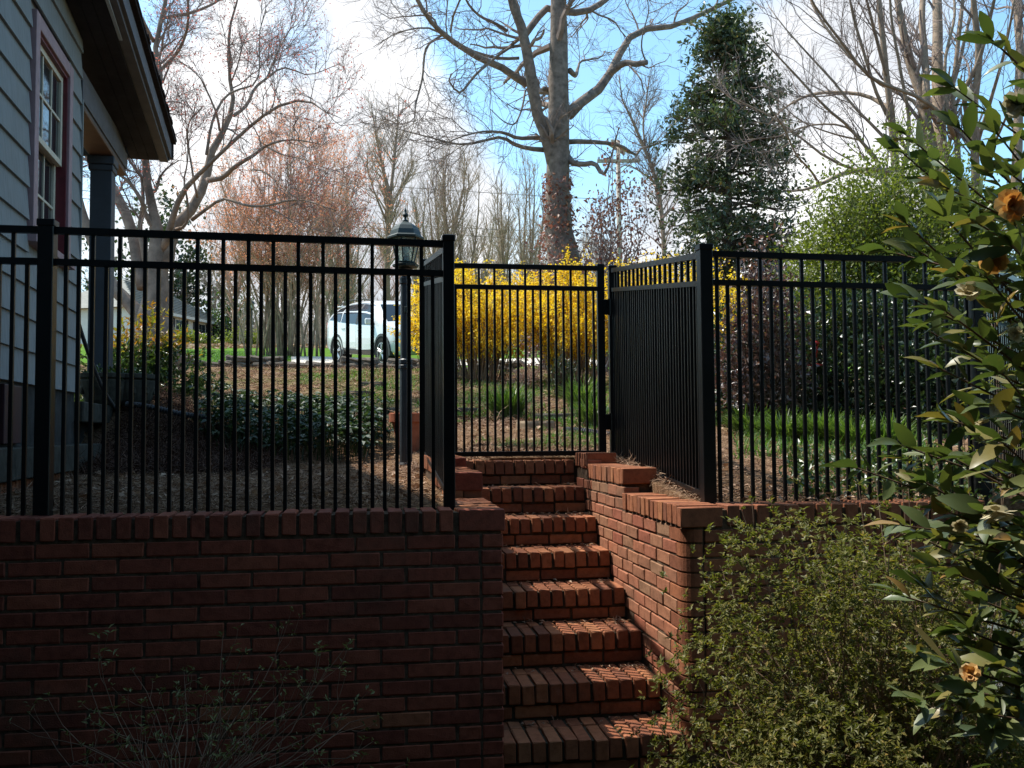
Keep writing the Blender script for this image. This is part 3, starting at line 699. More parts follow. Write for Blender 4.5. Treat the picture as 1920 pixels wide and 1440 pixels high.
    for k in range(3): P(slab(MB(), v + .002, v + .088, a, b_ - .1, -.235, -.21), 'soffit_board', 'soffit'); v += .09
    P(slab(MB(), -5.3, .39, b_ - .04, b_ - .01, -.20, -.03), 'eave_board', 'fascia')
    P(slab(MB(), -5.35, .42, b_ + .0, b_ + .06, -.16, -.005), 'gutter', 'shingle')
    mb = MB(); zz = lambda u, o: zr(u) + o
    mb.hexa(np.array([[.30, -5, zz(-5, -.31)], [.325, -5, zz(-5, -.31)], [.325, -.05, zz(-.05, -.235)], [.30, -.05, zz(-.05, -.235)], [.30, -5, zz(-5, -.215)], [.325, -5, zz(-5, -.215)], [.325, -.05, zz(-.05, -.228)], [.30, -.05, zz(-.05, -.228)]])); P(mb, 'pointed_trim', 'trimblue')
    # hanging black cable at the corner
    pts = [at(*q) for q in ((131, 560, 7.55), (137, 572, 7.6), (147, 605, 7.7), (163, 655, 7.85), (185, 712, 8.0), (200, 742, 8.1), (215, 764, 8.2))]
    P_ = resample([[*q, .017] for q in pts], 20); V, F = tubes(P_[None, :, :3], P_[None, :, 3], 7)
    tag(link('drain_hose', make_mesh('drain_hose', V, F, smooth=True), M['cable'], None), 'black hose hanging slantwise off the corner of the clapboard house', 'hose')
house()

# ------------------------------------------------------------------ lamp post, pot, planters and yard pieces
def lamp_post(px, Z, label, s=1.0, dh=0.0):
    b = base(px, Z); t = thing('lamp_post', label, 'lamp post', tuple(b))
    def P(mb, n, m, par=t, **k):
        o = mb.build(n, M[m], par, **k); o.scale = (s, s, s); return o
    a8 = 12
    P(MB().lathe([(.062, -.05), (.062, .02), (.052, .04), (.05, .82)], 16), 'pole_base', 'lamppole', smooth=False)
    P(MB().lathe([(.054, .80), (.058, .805), (.058, .83), (.05, .84), (.056, .845), (.056, .875), (.045, .885)], 16), 'collar', 'lamppole')
    P(MB().lathe([(.044, .87), (.042, 1.42 + dh), (.05, 1.43 + dh), (.05, 1.47 + dh), (.036, 1.49 + dh), (.034, 1.53 + dh), (.055, 1.55 + dh)], 16), 'pole', 'lamppole')
    mb = MB(); mb.bbox((-.012, -.058, 1.26), (.012, -.04, 1.31), .003); P(mb, 'photocell', 'lampgreen')
    z0 = 1.555 + dh
    P(MB().lathe([(.05, z0), (.105, z0 + .012), (.11, z0 + .03), (.085, z0 + .04), (.09, z0 + .048), (.07, z0 + .055)], 8), 'lantern_base', 'lampgreen')
    zb, zt = z0 + .05, z0 + .245; rb, rtp = .072, .118
    for k in range(6):
        a0, a1 = k * math.pi / 3 + .2, (k + 1) * math.pi / 3 + .2
        q = [(rb, a0, zb), (rb, a1, zb), (rtp, a1, zt), (rtp, a0, zt)]; V = [(r * math.cos(a), r * math.sin(a), z) for r, a, z in q]; Vi = [((r - .003) * math.cos(a), (r - .003) * math.sin(a), z) for r, a, z in q]
        g = MB(); g.hexa(np.array(Vi + V)[[0, 1, 2, 3, 4, 5, 6, 7]]); P(g, 'glass_pane', 'clear')
        Pp = np.array([[[rb * math.cos(a0), rb * math.sin(a0), zb], [rtp * math.cos(a0), rtp * math.sin(a0), zt]]]); g = MB(); g.tubes(Pp, np.array([[.006, .007]]), 5); P(g, 'bar', 'lampgreen')
    P(MB().lathe([(.020, zb), (.022, zb + .05), (.018, zb + .055)], 10), 'socket', 'lampgreen')
    P(MB().lathe([(.014, zb + .055), (.028, zb + .08), (.030, zb + .10), (.018, zb + .145), (.004, zb + .175)], 12), 'bulb', 'bulb', smooth=True)
    n = 6
    P(MB().lathe([(.120, zt - .004), (.150, zt + .002), (.152, zt + .016), (.132, zt + .03), (.118, zt + .07), (.094, zt + .105), (.060, zt + .128), (.030, zt + .142), (.020, zt + .146)], 6), 'lantern_roof', 'lampgreen')
    P(MB().lathe([(.020, zt + .14), (.026, zt + .15), (.010, zt + .165), (.010, zt + .18), (.026, zt + .195), (.024, zt + .205), (.008, zt + .22), (.011, zt + .235), (.002, zt + .27)], 10), 'finial', 'lampgreen', smooth=True)
    return t
lamp_post(761, 7.72, 'dark green lamp post with six-sided glass lantern just behind the fence', 1.0, .076)
lamp_post(470, 52, 'small dark lamp post far off on the green lawn', 1.35)

def pot():
    b = base(766, 8.6); t = thing('terracotta_pot', 'tall terracotta pot with wide rim behind the lamp post', 'flower pot', tuple(b))
    MB().lathe([(.12, 0), (.135, .06), (.20, .30), (.215, .31), (.235, .315), (.24, .40), (.225, .405), (.21, .395), (.20, .30)], 28).build('pot_body', M['terra'], t, smooth=False)
    MB().lathe([(.205, .33), (.1, .345), (.0, .35)], 20, cap=False).build('potting_soil', M['soil'], t)
    mb = MB(); n = 26; a = rng.uniform(0, 6.28, n); p = np.stack([.18 * np.cos(a), .18 * np.sin(a), rng.uniform(.32, .42, n)], 1); leaves(mb, p, p * [1, 1, 0] + [0, 0, .05], .06, .035, 'fold'); mb.build('dry_leaf', M['litter'], t, kind='stuff'); t.scale = (.74, .74, .88)
pot()

def planter(px, Z, label):
    b = at(px, 757, Z); t = thing('stone_planter', label, 'planter', (b[0], b[1], .462))
    MB().lathe([(.13, 0), (.15, .02), (.17, .05), (.205, .16), (.215, .22), (.20, .235), (.225, .25), (.225, .285), (.20, .29), (.18, .26)], 24).build('pot_body', M['mossy'], t)
    mb = MB(); n = 10
    for k in range(n): a = k * 6.283 / n; mb.bbox((.19 * math.cos(a) - .02, .19 * math.sin(a) - .02, .10), (.19 * math.cos(a) + .02, .19 * math.sin(a) + .02, .17), .012)
    mb.build('relief', M['mossy'], t, kind='stuff')
    mb = MB(); n = 240; a = rng.uniform(0, 6.28, n); r = .2 * np.sqrt(rng.random(n)); p = np.stack([r * np.cos(a), r * np.sin(a), .25 + rng.uniform(0, .13, n) * (1.2 - r / .2)], 1)
    leaves(mb, p, rng.normal(0, .6, (n, 3)) + [0, 0, .5], rng.uniform(.03, .055, n), .025, 'fold'); mb.build('plant', M['pieris'], t, kind='stuff')
planter(196, 8.55, 'round stone planter on the porch edge right beside the column'); planter(247, 8.7, 'round stone planter on the porch edge, farther from the house')

def pipe(name, pts, label, r=.024):
    P = resample([[*p, r] for p in pts], 130); rr = r * (1 + .12 * np.where(np.arange(130) % 4 < 2, 1, -1)); V, F = tubes(P[None, :, :3], rr[None], 9)
    tag(link(name, make_mesh(name, V, F, smooth=False), M['cable']), label, 'drain pipe')
def gp(px, Z, dz=.03): p = base(px, Z); p[2] += dz; return p
pipe('corrugated_pipe', [(*at(238, 758, 8.35),), (*at(262, 760, 8.3),), (*at(295, 766, 8.3),), (*at(345, 777, 8.4),), (*at(405, 784, 8.6),)], 'black corrugated drain pipe lying on the pine straw by the planters')
pipe('corrugated_pipe', [gp(1060, 8.9, .02), gp(1078, 8.7, .03), gp(1100, 8.6, .03), gp(1150, 8.5, 0)], 'short black corrugated pipe end under the path behind the gate', .028)

def slab_stone(px, Z, sx, sy, h, rot, name, mat, label, group=None, seed=0, lift=None):
    g = np.random.default_rng(seed); n = 11; a = np.sort(np.arange(n) * 6.283 / n + g.uniform(-.2, .2, n)); r = g.uniform(.82, 1.1, n)
    sq = np.maximum(np.abs(np.cos(a)), np.abs(np.sin(a))); X = sx * r * np.cos(a) / sq ** .6; Y = sy * r * np.sin(a) / sq ** .6
    b = base(px, Z); lv = [( -.05, 1.0), (h * .75, 1.0), (h, .95)]
    V = np.concatenate([np.stack([X * s, Y * s, np.full(n, z) + g.normal(0, .004, n)], 1) for z, s in lv] + [[[0, 0, h * 1.02]]])
    F = [[i * n + j, i * n + (j + 1) % n, (i + 1) * n + (j + 1) % n, (i + 1) * n + j] for i in range(2) for j in range(n)]; F3 = [[2 * n + j, 2 * n + (j + 1) % n, 3 * n] for j in range(n)]
    o = link(name, make_mesh(name, V, F, F3), M[mat]); o.location = b; o.rotation_euler = (.0, 0, rot)
    if label: tag(o, label, 'stepping stone' if 'stepping' in name else 'stone', group)
    return o
slab_stone(1003, 9.35, .21, .20, .075, .15, 'stepping_stone', 'flag', 'tan stepping stone on the straw path right behind the gate', 'stepping stones on the garden path', 1)
slab_stone(1045, 10.6, .25, .2, .06, .4, 'stepping_stone', 'stone', 'gray stepping stone on the path past the tan stone', 'stepping stones on the garden path', 2)
slab_stone(865, 11.3, .20, .18, .05, .1, 'stepping_stone', 'stone', 'small gray stepping stone at the left edge of the gate opening', 'stepping stones on the garden path', 3)
slab_stone(720, 11.6, .22, .2, .05, .3, 'stepping_stone', 'stone', 'pale stepping stone in the grass left of the lamp post', 'stepping stones on the garden path', 4)
slab_stone(672, 13.2, .24, .2, .06, .8, 'stepping_stone', 'stone', 'gray stepping stone farther up the slope below the white car', 'stepping stones on the garden path', 5)
slab_stone(700, 14.6, .24, .2, .06, 1.2, 'stepping_stone', 'stone', 'uppermost gray stepping stone on the straw slope', 'stepping stones on the garden path', 6)
slab_stone(660, 12.2, .2, .18, .06, .2, 'stepping_stone', 'stone', 'low gray stepping stone beside the dark ground cover', 'stepping stones on the garden path', 7)

def edging():
    g = np.random.default_rng(5); t = thing('stone_edging', 'low row of field stones between the straw slope and the lawn', 'stone edging', tuple(base(560, 21)))
    o0 = np.array(base(560, 21)); me = []
    for k in range(6):
        mb = MB(); s = g.uniform(.7, 1.25, 3) * [.19, .12, .075]; mb.bbox(-s, s, .04, .022); me.append(make_mesh('stone', mb.V[0], mb.F4[0], mb.F3[0])); me[-1].materials.append(M['stone'])
    px = 318.
    while px < 960:
        Z = np.interp(px, [318, 500, 700, 800, 960], [21.6, 21.0, 20.4, 19.6, 18.6]) + g.normal(0, .12)
        p = base(px, Z); link('stone', random.choice(me), None, t, loc=p - o0 + [0, 0, g.uniform(0, .06)], rot=(g.normal(0, .12), g.normal(0, .12), g.normal(-.15, .25)))
        if g.random() < .45: link('stone', random.choice(me), None, t, loc=p - o0 + [g.normal(0, .1), .05, g.uniform(.13, .17)], rot=(g.normal(0, .15), g.normal(0, .15), g.normal(-.15, .4)))
        px += g.uniform(17, 24) * 1771 / 1771 * 21 / Z * .85
edging()
def paper():
    b = base(503, 4.72); V = [[-.045, 0, .004], [-.005, -.02, .03], [.0, .03, .012], [.01, -.01, .006], [.06, .0, .028], [.03, .035, .006]]
    o = link('paper_scrap', make_mesh('paper_scrap', V, None, [[0, 1, 2], [1, 3, 2], [3, 4, 5], [3, 5, 2]]), M['paper']); o.location = b + [0, 0, .006]; tag(o, 'crumpled white paper scrap on the straw behind the fence', 'litter')
paper()
def feeder():
    p = at(1528, 652, 9.2); t = thing('bird_feeder', 'small red bird feeder hanging among the dark shrubs on the right', 'bird feeder', tuple(p))
    MB().lathe([(.0, .07), (.03, .065), (.05, .045), (.045, .03), (.03, .02)], 14).build('feeder_lid', M['redplastic'], t, smooth=True)
    MB().lathe([(.028, .02), (.03, -.02), (.02, -.09), (.012, -.11)], 12).build('feeder_tube', M['redplastic'], t, smooth=True)
    mb = MB(); mb.lathe([(.012, -.155), (.075, -.165), (.078, -.175), (.02, -.185)], 16); mb.build('feeder_tray', M['redplastic'], t)
    mb = MB(); mb.tubes(np.array([[[0, 0, .06], [0, 0, .5]], [[0, 0, -.1], [0, 0, -.16]]]), np.array([[.004, .004], [.006, .006]]), 4); mb.build('hanger', M['cable'], t)
feeder()

# ------------------------------------------------------------------ car
def car():
    p = base(700, 25.6); rt2 = RC[0]; fwd2 = RC[1]
    th = R_(57); f = math.cos(th) * rt2[:2] - math.sin(th) * fwd2[:2]; ang = math.atan2(f[1], f[0])
    t = thing('parked_car', 'white compact SUV parked on the driveway beyond the stone edging', 'car', (0, 0, 0), ang)
    m, nt, b = mat_new('white_car_paint'); b.inputs['Base Color'].default_value = (.58, .60, .61, 1); b.inputs['Roughness'].default_value = .3; b.inputs['Coat Weight'].default_value = .6; b.inputs['Coat Roughness'].default_value = .05; M['car'] = m
    m, nt, b = mat_new('car_glass'); b.inputs['Base Color'].default_value = (.015, .022, .028, 1); b.inputs['Roughness'].default_value = .08; b.inputs['Specular IOR Level'].default_value = .35; M['carglass'] = m
    M['plastic'] = simple('black_plastic_trim', (.022, .022, .024), .6, .15, 20); M['tyre'] = simple('tyre_rubber', (.018, .018, .018), .8, .2, 30)
    M['alloy'] = simple('silver_alloy', (.45, .45, .46), .35, .05, 10, .7); m, nt, b = mat_new('red_lamp'); b.inputs['Base Color'].default_value = (.45, .02, .02, 1); b.inputs['Roughness'].default_value = .15; M['redlamp'] = m
    m, nt, b = mat_new('headlamp_lens'); b.inputs['Base Color'].default_value = (.6, .62, .64, 1); b.inputs['Roughness'].default_value = .1; M['lens'] = m
    # body lofted from stations: x, z of sill, z of belt line, z of roof (None ahead of the cabin), half width
    st = [(-2.36, .62, .86, .86, .62), (-2.33, .40, 1.02, 1.06, .80), (-2.22, .34, 1.12, 1.30, .88), (-2.0, .31, 1.14, 1.50, .905), (-1.6, .30, 1.13, 1.615, .92), (-1.0, .28, 1.10, 1.672, .925), (-.3, .27, 1.06, 1.685, .925), (.3, .27, 1.03, 1.655, .925), (.75, .27, 1.02, 1.53, .92), (1.2, .27, 1.03, 1.26, .915), (1.5, .27, 1.03, 1.07, .91), (1.9, .28, 1.00, 1.02, .89), (2.2, .32, .90, .92, .80), (2.34, .42, .78, .79, .62)]
    V = []; n = 15
    for x, zs, zb, zr, hw in st:
        gh = max(0., zr - zb); top = hw - .26 * min(1, gh / .5)
        ring = [(-hw * .9, zs), (-hw, zs + .12), (-hw * 1.005, (zs + zb) / 2), (-hw * .985, zb), (-(hw * .62 + top * .36), zb + gh * .55), (-top * .97, zb + gh * .88), (-top * .8, zr), (0, zr + .02)]
        ring = ring + [(-a, z) for a, z in ring[-2::-1]]
        V += [(x, a, z) for a, z in ring]
    V = np.array(V); F = []; ns = len(st)
    for i in range(ns - 1):
        for j in range(n - 1): F.append([i * n + j, (i + 1) * n + j, (i + 1) * n + j + 1, i * n + j + 1][::-1])
        F.append([i * n + n - 1, (i + 1) * n + n - 1, (i + 1) * n, i * n][::-1])
    F3 = [[0, j, j + 1] for j in range(1, n - 1)] + [[(ns - 1) * n, (ns - 1) * n + j + 1, (ns - 1) * n + j] for j in range(1, n - 1)]
    link('body', make_mesh('body', V, F, F3, smooth=True), M['car'], t)
    def side_pt(x, fz, sgn, out=.012):
        """point on the flank: fz 0..1 up the cabin side, negative = body side metres below belt"""
        xs = [s[0] for s in st]; zs, zb, zr, hw = [np.interp(x, xs, [s[k] for s in st]) for k in (1, 2, 3, 4)]; gh = max(0, zr - zb); top = hw - .26 * min(1, gh / .5)
        if fz >= 0:
            y = np.interp(fz, [0, .55, .88], [hw * .985, hw * .62 + top * .36, top * .97]); z = zb + gh * fz
        else:
            z = zb + fz; y = np.interp(z, [zs, zs + .12, (zs + zb) / 2, zb], [hw * .9, hw, hw * 1.005, hw * .985])
        return (x, sgn * (y + out), z)
    def panel(name, mat, low, high, sgn, par=t, nu=7, nv=5):
        """patch lying on the flank between a lower and an upper polyline of (x, height)"""
        def poly(pl, n): q = np.array(pl, float); d = np.concatenate([[0], np.cumsum(np.linalg.norm(np.diff(q, axis=0), axis=1))]); f = np.linspace(0, d[-1], n); return np.stack([np.interp(f, d, q[:, 0]), np.interp(f, d, q[:, 1])], 1)
        A, B_ = poly(low, nu), poly(high, nu); V = []
        for k in range(nv):
            f = k / (nv - 1)
            for i in range(nu): q = A[i] * (1 - f) + B_[i] * f; V.append(side_pt(q[0], q[1], sgn))
        V += [side_pt(V[i][0], 0, sgn) if False else (V[i][0], V[i][1] - sgn * .03, V[i][2]) for i in range(nu * nv)]
        m_ = nu * nv; F = [[k * nu + i, k * nu + i + 1, (k + 1) * nu + i + 1, (k + 1) * nu + i] for k in range(nv - 1) for i in range(nu - 1)]
        rim = [i for i in range(nu)] + [k * nu + nu - 1 for k in range(1, nv)] + [(nv - 1) * nu + i for i in range(nu - 2, -1, -1)] + [k * nu for k in range(nv - 2, 0, -1)]
        F += [[rim[i], rim[(i + 1) % len(rim)], rim[(i + 1) % len(rim)] + m_, rim[i] + m_][::-1] for i in range(len(rim))]
        if sgn > 0: F = [f[::-1] for f in F]
        return link(name, make_mesh(name, V, F), M[mat], par)
    for s in (-1, 1):
        panel('quarter_window', 'carglass', [(-2.02, .20), (-1.22, .05)], [(-1.66, .80), (-1.24, .84)], s)
        panel('rear_side_window', 'carglass', [(-1.14, .05), (-.17, .04)], [(-1.12, .86), (-.17, .88)], s)
        panel('front_side_window', 'carglass', [(-.06, .04), (1.0, .05)], [(-.06, .88), (.42, .86)], s)
        panel('window_trim', 'plastic', [(-.165, .03), (-.065, .03)], [(-.165, .88), (-.065, .88)], s)
        panel('sill_trim', 'plastic', [(-1.0, -.80), (.95, -.74)], [(-1.0, -.66), (.95, -.60)], s)
        for x0, x1, nm in ((-1.17, -.12, 'rear_door'), (-.105, .98, 'front_door')):
            d = panel(nm, 'car', [(x0 + (.20 if nm == 'rear_door' else 0), -.64), (x1, -.59)], [(x0, -.01), (x1, -.01)], s)
            hx = x0 + .12; hp = side_pt(hx + .09, -.14, s, .03); mb = MB(); mb.bbox((hx, min(hp[1], hp[1] - s * .03), hp[2] - .018), (hx + .2, max(hp[1], hp[1] - s * .03), hp[2] + .018), .006); mb.build('handle', M['alloy'], d)
        q = side_pt(.86, .10, s, .1); mb = MB(); mb.bbox((q[0] - .05, q[1] - .11, q[2] - .01), (q[0] + .06, q[1] + .09, q[2] + .15), .03); mb.build('mirror', M['car'], t)
        mb = MB(); y = .66 * s; mb.tubes(np.array([[[-1.75, y, 1.60], [-1.5, y, 1.68], [-1, y, 1.725], [-.3, y, 1.735], [.2, y, 1.71], [.45, y, 1.64]]]), np.full((1, 6), .018), 6); mb.build('roof_rail', M['plastic'], t)
        mb = MB(); mb.bbox((-2.30, min(s * .60, s * .87), .93), (-2.08, max(s * .60, s * .87), 1.17), .05); mb.build('tail_light', M['redlamp'], t)
        mb = MB(); mb.bbox((1.98, min(s * .52, s * .83), .74), (2.26, max(s * .52, s * .83), .92), .05); mb.build('headlight', M['lens'], t)
        for x in (-1.43, 1.43):
            y = s * .80
            # arch, tyre, rim with spokes
            a = np.linspace(-.15, math.pi + .15, 14); Va = []
            for r_, yy in ((.41, .935), (.475, .93), (.475, .80), (.41, .80)): Va.append(np.stack([x + r_ * np.cos(a), np.full(14, s * yy), .35 + r_ * np.sin(a)], 1))
            Va = np.concatenate(Va); Fa = [[k * 14 + j, k * 14 + j + 1, ((k + 1) % 4) * 14 + j + 1, ((k + 1) % 4) * 14 + j] for k in range(4) for j in range(13)]
            if s > 0: Fa = [q_[::-1] for q_ in Fa]
            link('wheel_arch', make_mesh('wheel_arch', Va, Fa), M['plastic'], t)
            mb = MB(); mb.lathe([(.41, -.14), (.41, .134)], 20); V0 = mb.V[0][:, [0, 2, 1]] * [1, s, 1] + [x, s * .79, .36]
            link('wheel_well', make_mesh('wheel_well', V0, mb.F4[0], mb.F3[0]), M['tyre'], t)
            def turn(prof, nn=24): m_ = MB(); m_.lathe(prof, nn); V_ = m_.V[0][:, [0, 2, 1]] * [1, s, 1] + [x, y, .35]; return V_, m_.F4[0], m_.F3[0]
            w = link('wheel', make_mesh('wheel', *turn([(.25, .085), (.27, .125), (.33, .128), (.352, .09), (.352, -.09), (.33, -.11), (.2, -.11)]), smooth=False), M['tyre'], t)
            link('rim', make_mesh('rim', *turn([(.262, .118), (.262, .13), (.235, .128), (.225, .06), (.0, .055)]), smooth=False), M['plastic'], w)
            mb = MB()
            for k in range(5):
                for dd in (-.14, .14):
                    a_ = k * 2 * math.pi / 5 + .3; mb.tubes(np.array([[[.03 * math.cos(a_), .03 * math.sin(a_), 0], [.245 * math.cos(a_ + dd), .245 * math.sin(a_ + dd), 0]]]), np.array([[.03, .018]]), 5)
            mb.lathe([(.26, .0), (.262, .01), (.235, .012), (.235, .0)], 24); mb.lathe([(.06, -.01), (.05, .03)], 12)
            V_ = np.concatenate(mb.V)[:, [0, 2, 1]] * [1, s, 1] + [x, y + s * .118, .35]; link('spokes', make_mesh('spokes', V_, np.concatenate(mb.F4), np.concatenate(mb.F3)), M['alloy'], w)
    # screens
    def quad(name, mat, pts):
        a = np.array(pts, float); nrm = np.cross(a[1] - a[0], a[3] - a[0]); nrm /= np.linalg.norm(nrm); m_ = MB(); m_.hexa(np.concatenate([a - nrm * .01, a + nrm * .012])); m_.build(name, M[mat], t)
    quad('windshield', 'carglass', [(1.40, -.74, 1.13), (1.40, .74, 1.13), (.72, .60, 1.56), (.72, -.60, 1.56)])
    quad('rear_window', 'carglass', [(-2.25, .66, 1.20), (-2.25, -.66, 1.20), (-2.0, -.58, 1.50), (-2.0, .58, 1.50)])
    mb = MB(); mb.bbox((-2.22, -.60, 1.56), (-1.85, .60, 1.60), .015); mb.build('spoiler', M['car'], t)
    mb = MB(); mb.bbox((2.2, -.5, .50), (2.36, .5, .72), .03); mb.build('grille', M['plastic'], t)
    mb = MB(); mb.bbox((-2.37, -.7, .42), (-2.2, .7, .58), .03); mb.build('bumper', M['plastic'], t)
    # seat the wheels on the driveway: rear wheel near pixel 638, front wheel to its right
    o = np.array([p[0], p[1]]); want = at(640, 810, 25.9)[:2]; c, s_ = math.cos(ang), math.sin(ang)
    loc = want - np.array([c * -1.43 - s_ * -.8, s_ * -1.43 + c * -.8])
    zz = [float(TZ(loc[0] + c * x - s_ * y, loc[1] + s_ * x + c * y)) for x in (-1.43, 1.43) for y in (-.8, .8)]
    pit = math.atan2(((zz[2] + zz[3]) - (zz[0] + zz[1])) / 2, 2.86)
    t.location = (loc[0], loc[1], sum(zz) / 4 + .03); t.rotation_euler = (math.atan2(((zz[1] + zz[3]) - (zz[0] + zz[2])) / 2, 1.6), -pit, ang)
car()

# ------------------------------------------------------------------ far house, utility pole, wires
def far_house():
    A = base(250, 72.5); Bq = base(421, 85.5); d = (Bq - A)[:2]; L = np.linalg.norm(d); ang = math.atan2(d[1], d[0]); bz = 7.04
    t = thing('house', 'white ranch house with gray hip roof and dark shutters beyond the lawn', 'house', (A[0], A[1], bz), ang); H = 3.0
    def P(mb, n, m, par=t): return mb.build(n, M[m], par)
    mb = MB(); mb.box((0, 0, -1.5), (L, 9, H)); P(mb, 'wall', 'white')
    e = .5; V = [(-e, -e, H), (L + e, -e, H), (L + e, 9 + e, H), (-e, 9 + e, H), (4.8, 4.5, H + 3.1), (L - 5.0, 4.5, H + 3.1)]
    o = link('roof', make_mesh('roof', V, [[0, 1, 5, 4], [2, 3, 4, 5], [3, 2, 1, 0]], [[1, 2, 5], [3, 0, 4]]), M['roofgray'], t)
    crs = MB()
    for k in range(14):
        f = (k + .5) / 14.5; crs.box((-e + (4.8 + e) * f, -e + (4.5 + e) * f - .10, H + 3.1 * f - .02), (L + e - (5 + e) * f, -e + (4.5 + e) * f + .10, H + 3.1 * f + .045))
    P(crs, 'shingle_course', 'roofgray', o)
    mb = MB(); mb.box((-e - .02, -e - .05, H - .22), (L + e + .02, -e, H + .02)); mb.box((L + e, -e, H - .22), (L + e + .05, 9 + e, H + .02)); P(mb, 'fascia', 'white')
    for x in (L * .45, L * .70, L - 1.7):
        mb = MB(); mb.box((x - .62, -.05, .95), (x + .62, -.003, 2.7)); w = P(mb, 'window', 'white')
        for i in range(2):
            for j in range(2): mb = MB(); mb.box((x - .54 + .55 * i, -.07, 1.03 + .83 * j), (x - .04 + .55 * i, -.052, 1.80 + .83 * j)); P(mb, 'pane', 'carglass', w)
        for s in (-1, 1): mb = MB(); mb.box((x + s * .98 - .3, -.06, .9), (x + s * .98 + .3, -.003, 2.74)); P(mb, 'shutter', 'plastic')
far_house()
def utility():
    Z = 50; b = base(1166, Z); t = thing('utility_pole', 'tall pale wooden utility pole with crossarms behind the oak', 'utility pole', tuple(b)); H = at(1166, 255, Z)[2] - b[2]
    MB().lathe([(.17, -.5), (.11, H)], 14).build('pole', M['wood_pole'], t, smooth=True)
    r2 = RC[0]; a0 = math.atan2(r2[1], r2[0])
    def arm(dz, L, rot, name='crossarm', dy=-.16):
        mb = MB(); mb.bbox((-L / 2, dy - .06, -.09), (L / 2, dy + .06, .09), .01); o = mb.build(name, M['wood_pole'], t); o.location = (0, 0, dz); o.rotation_euler = (0, 0, a0 + rot); return o
    zl = at(1166, 296, Z)[2] - b[2]
    for ob, L in ((arm(zl, 2.3, 0), 2.3),):
        for x in (-1.05, -.5, .5, 1.05): m_ = MB(); m_.lathe([(.03, .09), (.05, .12), (.03, .15), (.05, .18), (.02, .24)], 8, (x, -.16, 0)); m_.build('insulator', M['cable'], ob)
        m_ = MB(); m_.tubes(np.array([[[-.75, -.2, -.05], [0, -.1, -.75]], [[.75, -.2, -.05], [0, -.1, -.75]]]), np.full((2, 2), .025), 4); m_.build('brace', M['wood_pole'], ob)
    for dy in (-.16, .16):
        ob = arm(at(1166, 268, Z)[2] - b[2], 2.4, 1.05, dy=dy)
    for x in (-1.0, 1.0): m_ = MB(); m_.lathe([(.03, .09), (.05, .12), (.03, .15), (.05, .18), (.02, .24)], 8, (x, .16, 0)); m_.build('insulator', M['cable'], ob)
    for n, (pts, lab) in enumerate(((((-120, 322, 36), (230, 366, 40), (660, 415, 44), (1021, 434, 48), (1164, 438, 50)), 'middle black power line crossing behind the bare trees'), (((-120, 338, 36), (230, 381, 40), (427, 403, 42), (660, 425, 44.5), (1014, 451, 48), (1164, 456, 50)), 'lowest black power line crossing behind the bare trees'), (((-120, 250, 36), (300, 296, 41), (500, 325, 43), (660, 344, 44.5), (1021, 368, 48), (1164, 374, 50)), 'uppermost black power line reaching the utility pole'))):
        P = resample([[*at(*q), .014] for q in pts], 30); V, F = tubes(P[None, :, :3], P[None, :, 3], 4); tag(link('power_line', make_mesh('power_line', V, F), M['cable']), lab, 'power line', 'power lines to the utility pole')
utility()

# ------------------------------------------------------------------ trees
def limb_set(lst, Z, n=14):
    P = []; R = []
    for k, pts in enumerate(lst):
        dz = pts[0] if isinstance(pts[0], (int, float)) else 0; q = pts[1:] if isinstance(pts[0], (int, float)) else pts
        m = len(q); c = []
        for i, (x, y, w) in enumerate(q):
            z = Z + dz * (i / max(1, m - 1)); p = at(x, y, z); c.append([*p, w * .5 * z / FPX])
        r = resample(c, n); P.append(r[:, :3]); R.append(r[:, 3])
    return np.array(P), np.array(R)
def bark_rough(P, R, g, s=.06): return P + g.normal(0, 1, P.shape) * R[..., None] * s * (np.arange(P.shape[1]) > 0)[None, :, None]
def bare_tree(name, label, bpos, P, R, levels, tmat, wmat, seed, group=None, buds=None, sides=9):
    g = np.random.default_rng(seed); t = thing(name, label, 'tree', group=group)
    b = np.asarray(bpos, float); mb = MB(); Pb = bark_rough(P, R, g); Pc = np.concatenate([Pb[:, :1], Pb, Pb[:, -1:] + .3 * R[:, -1:, None] * norm(P[:, -1:] - P[:, -2:-1])], 1); Pc[:, 0] -= R[:, :1] * .25 * norm(P[:, 1] - P[:, 0]); Rc = np.concatenate([R[:, :1] * .05, R, R[:, -1:] * .05], 1); mb.tubes(Pc, Rc, sides); mb.build('trunk', M[tmat], t, smooth=True)
    cr = MB(); allP = [(P, R)]; tips = None; Q, Rq = P, R
    for li, lv in enumerate(levels):
        src = lv.pop('src', -1) if 'src' in lv else -1
        Ps, Rs = allP[src]; Q, Rq = grow(Ps, Rs, g=g, **lv); allP.append((Q, Rq)); cr.tubes(Q, Rq, 5 if li == 0 and len(levels) > 1 else 3)
    if cr.V: cr.build('crown', M[wmat], t, kind='stuff')
    if buds:
        nb, mat, size, filt = buds; i = g.integers(0, len(Q), nb * 2); k = g.integers(2, Q.shape[1], nb * 2); p = Q[i, k]
        if filt is not None: p = p[filt(p, g)][:nb]
        else: p = p[:nb]
        p = p + g.normal(0, size * .6, p.shape); m2 = MB(); leaves(m2, p, g.normal(0, 1, p.shape), g.uniform(.6, 1.3, len(p)) * size, g.uniform(.5, 1, len(p)) * size * .7, 'quad', g); m2.build('leaf_bud', M[mat], t, kind='stuff')
    return t
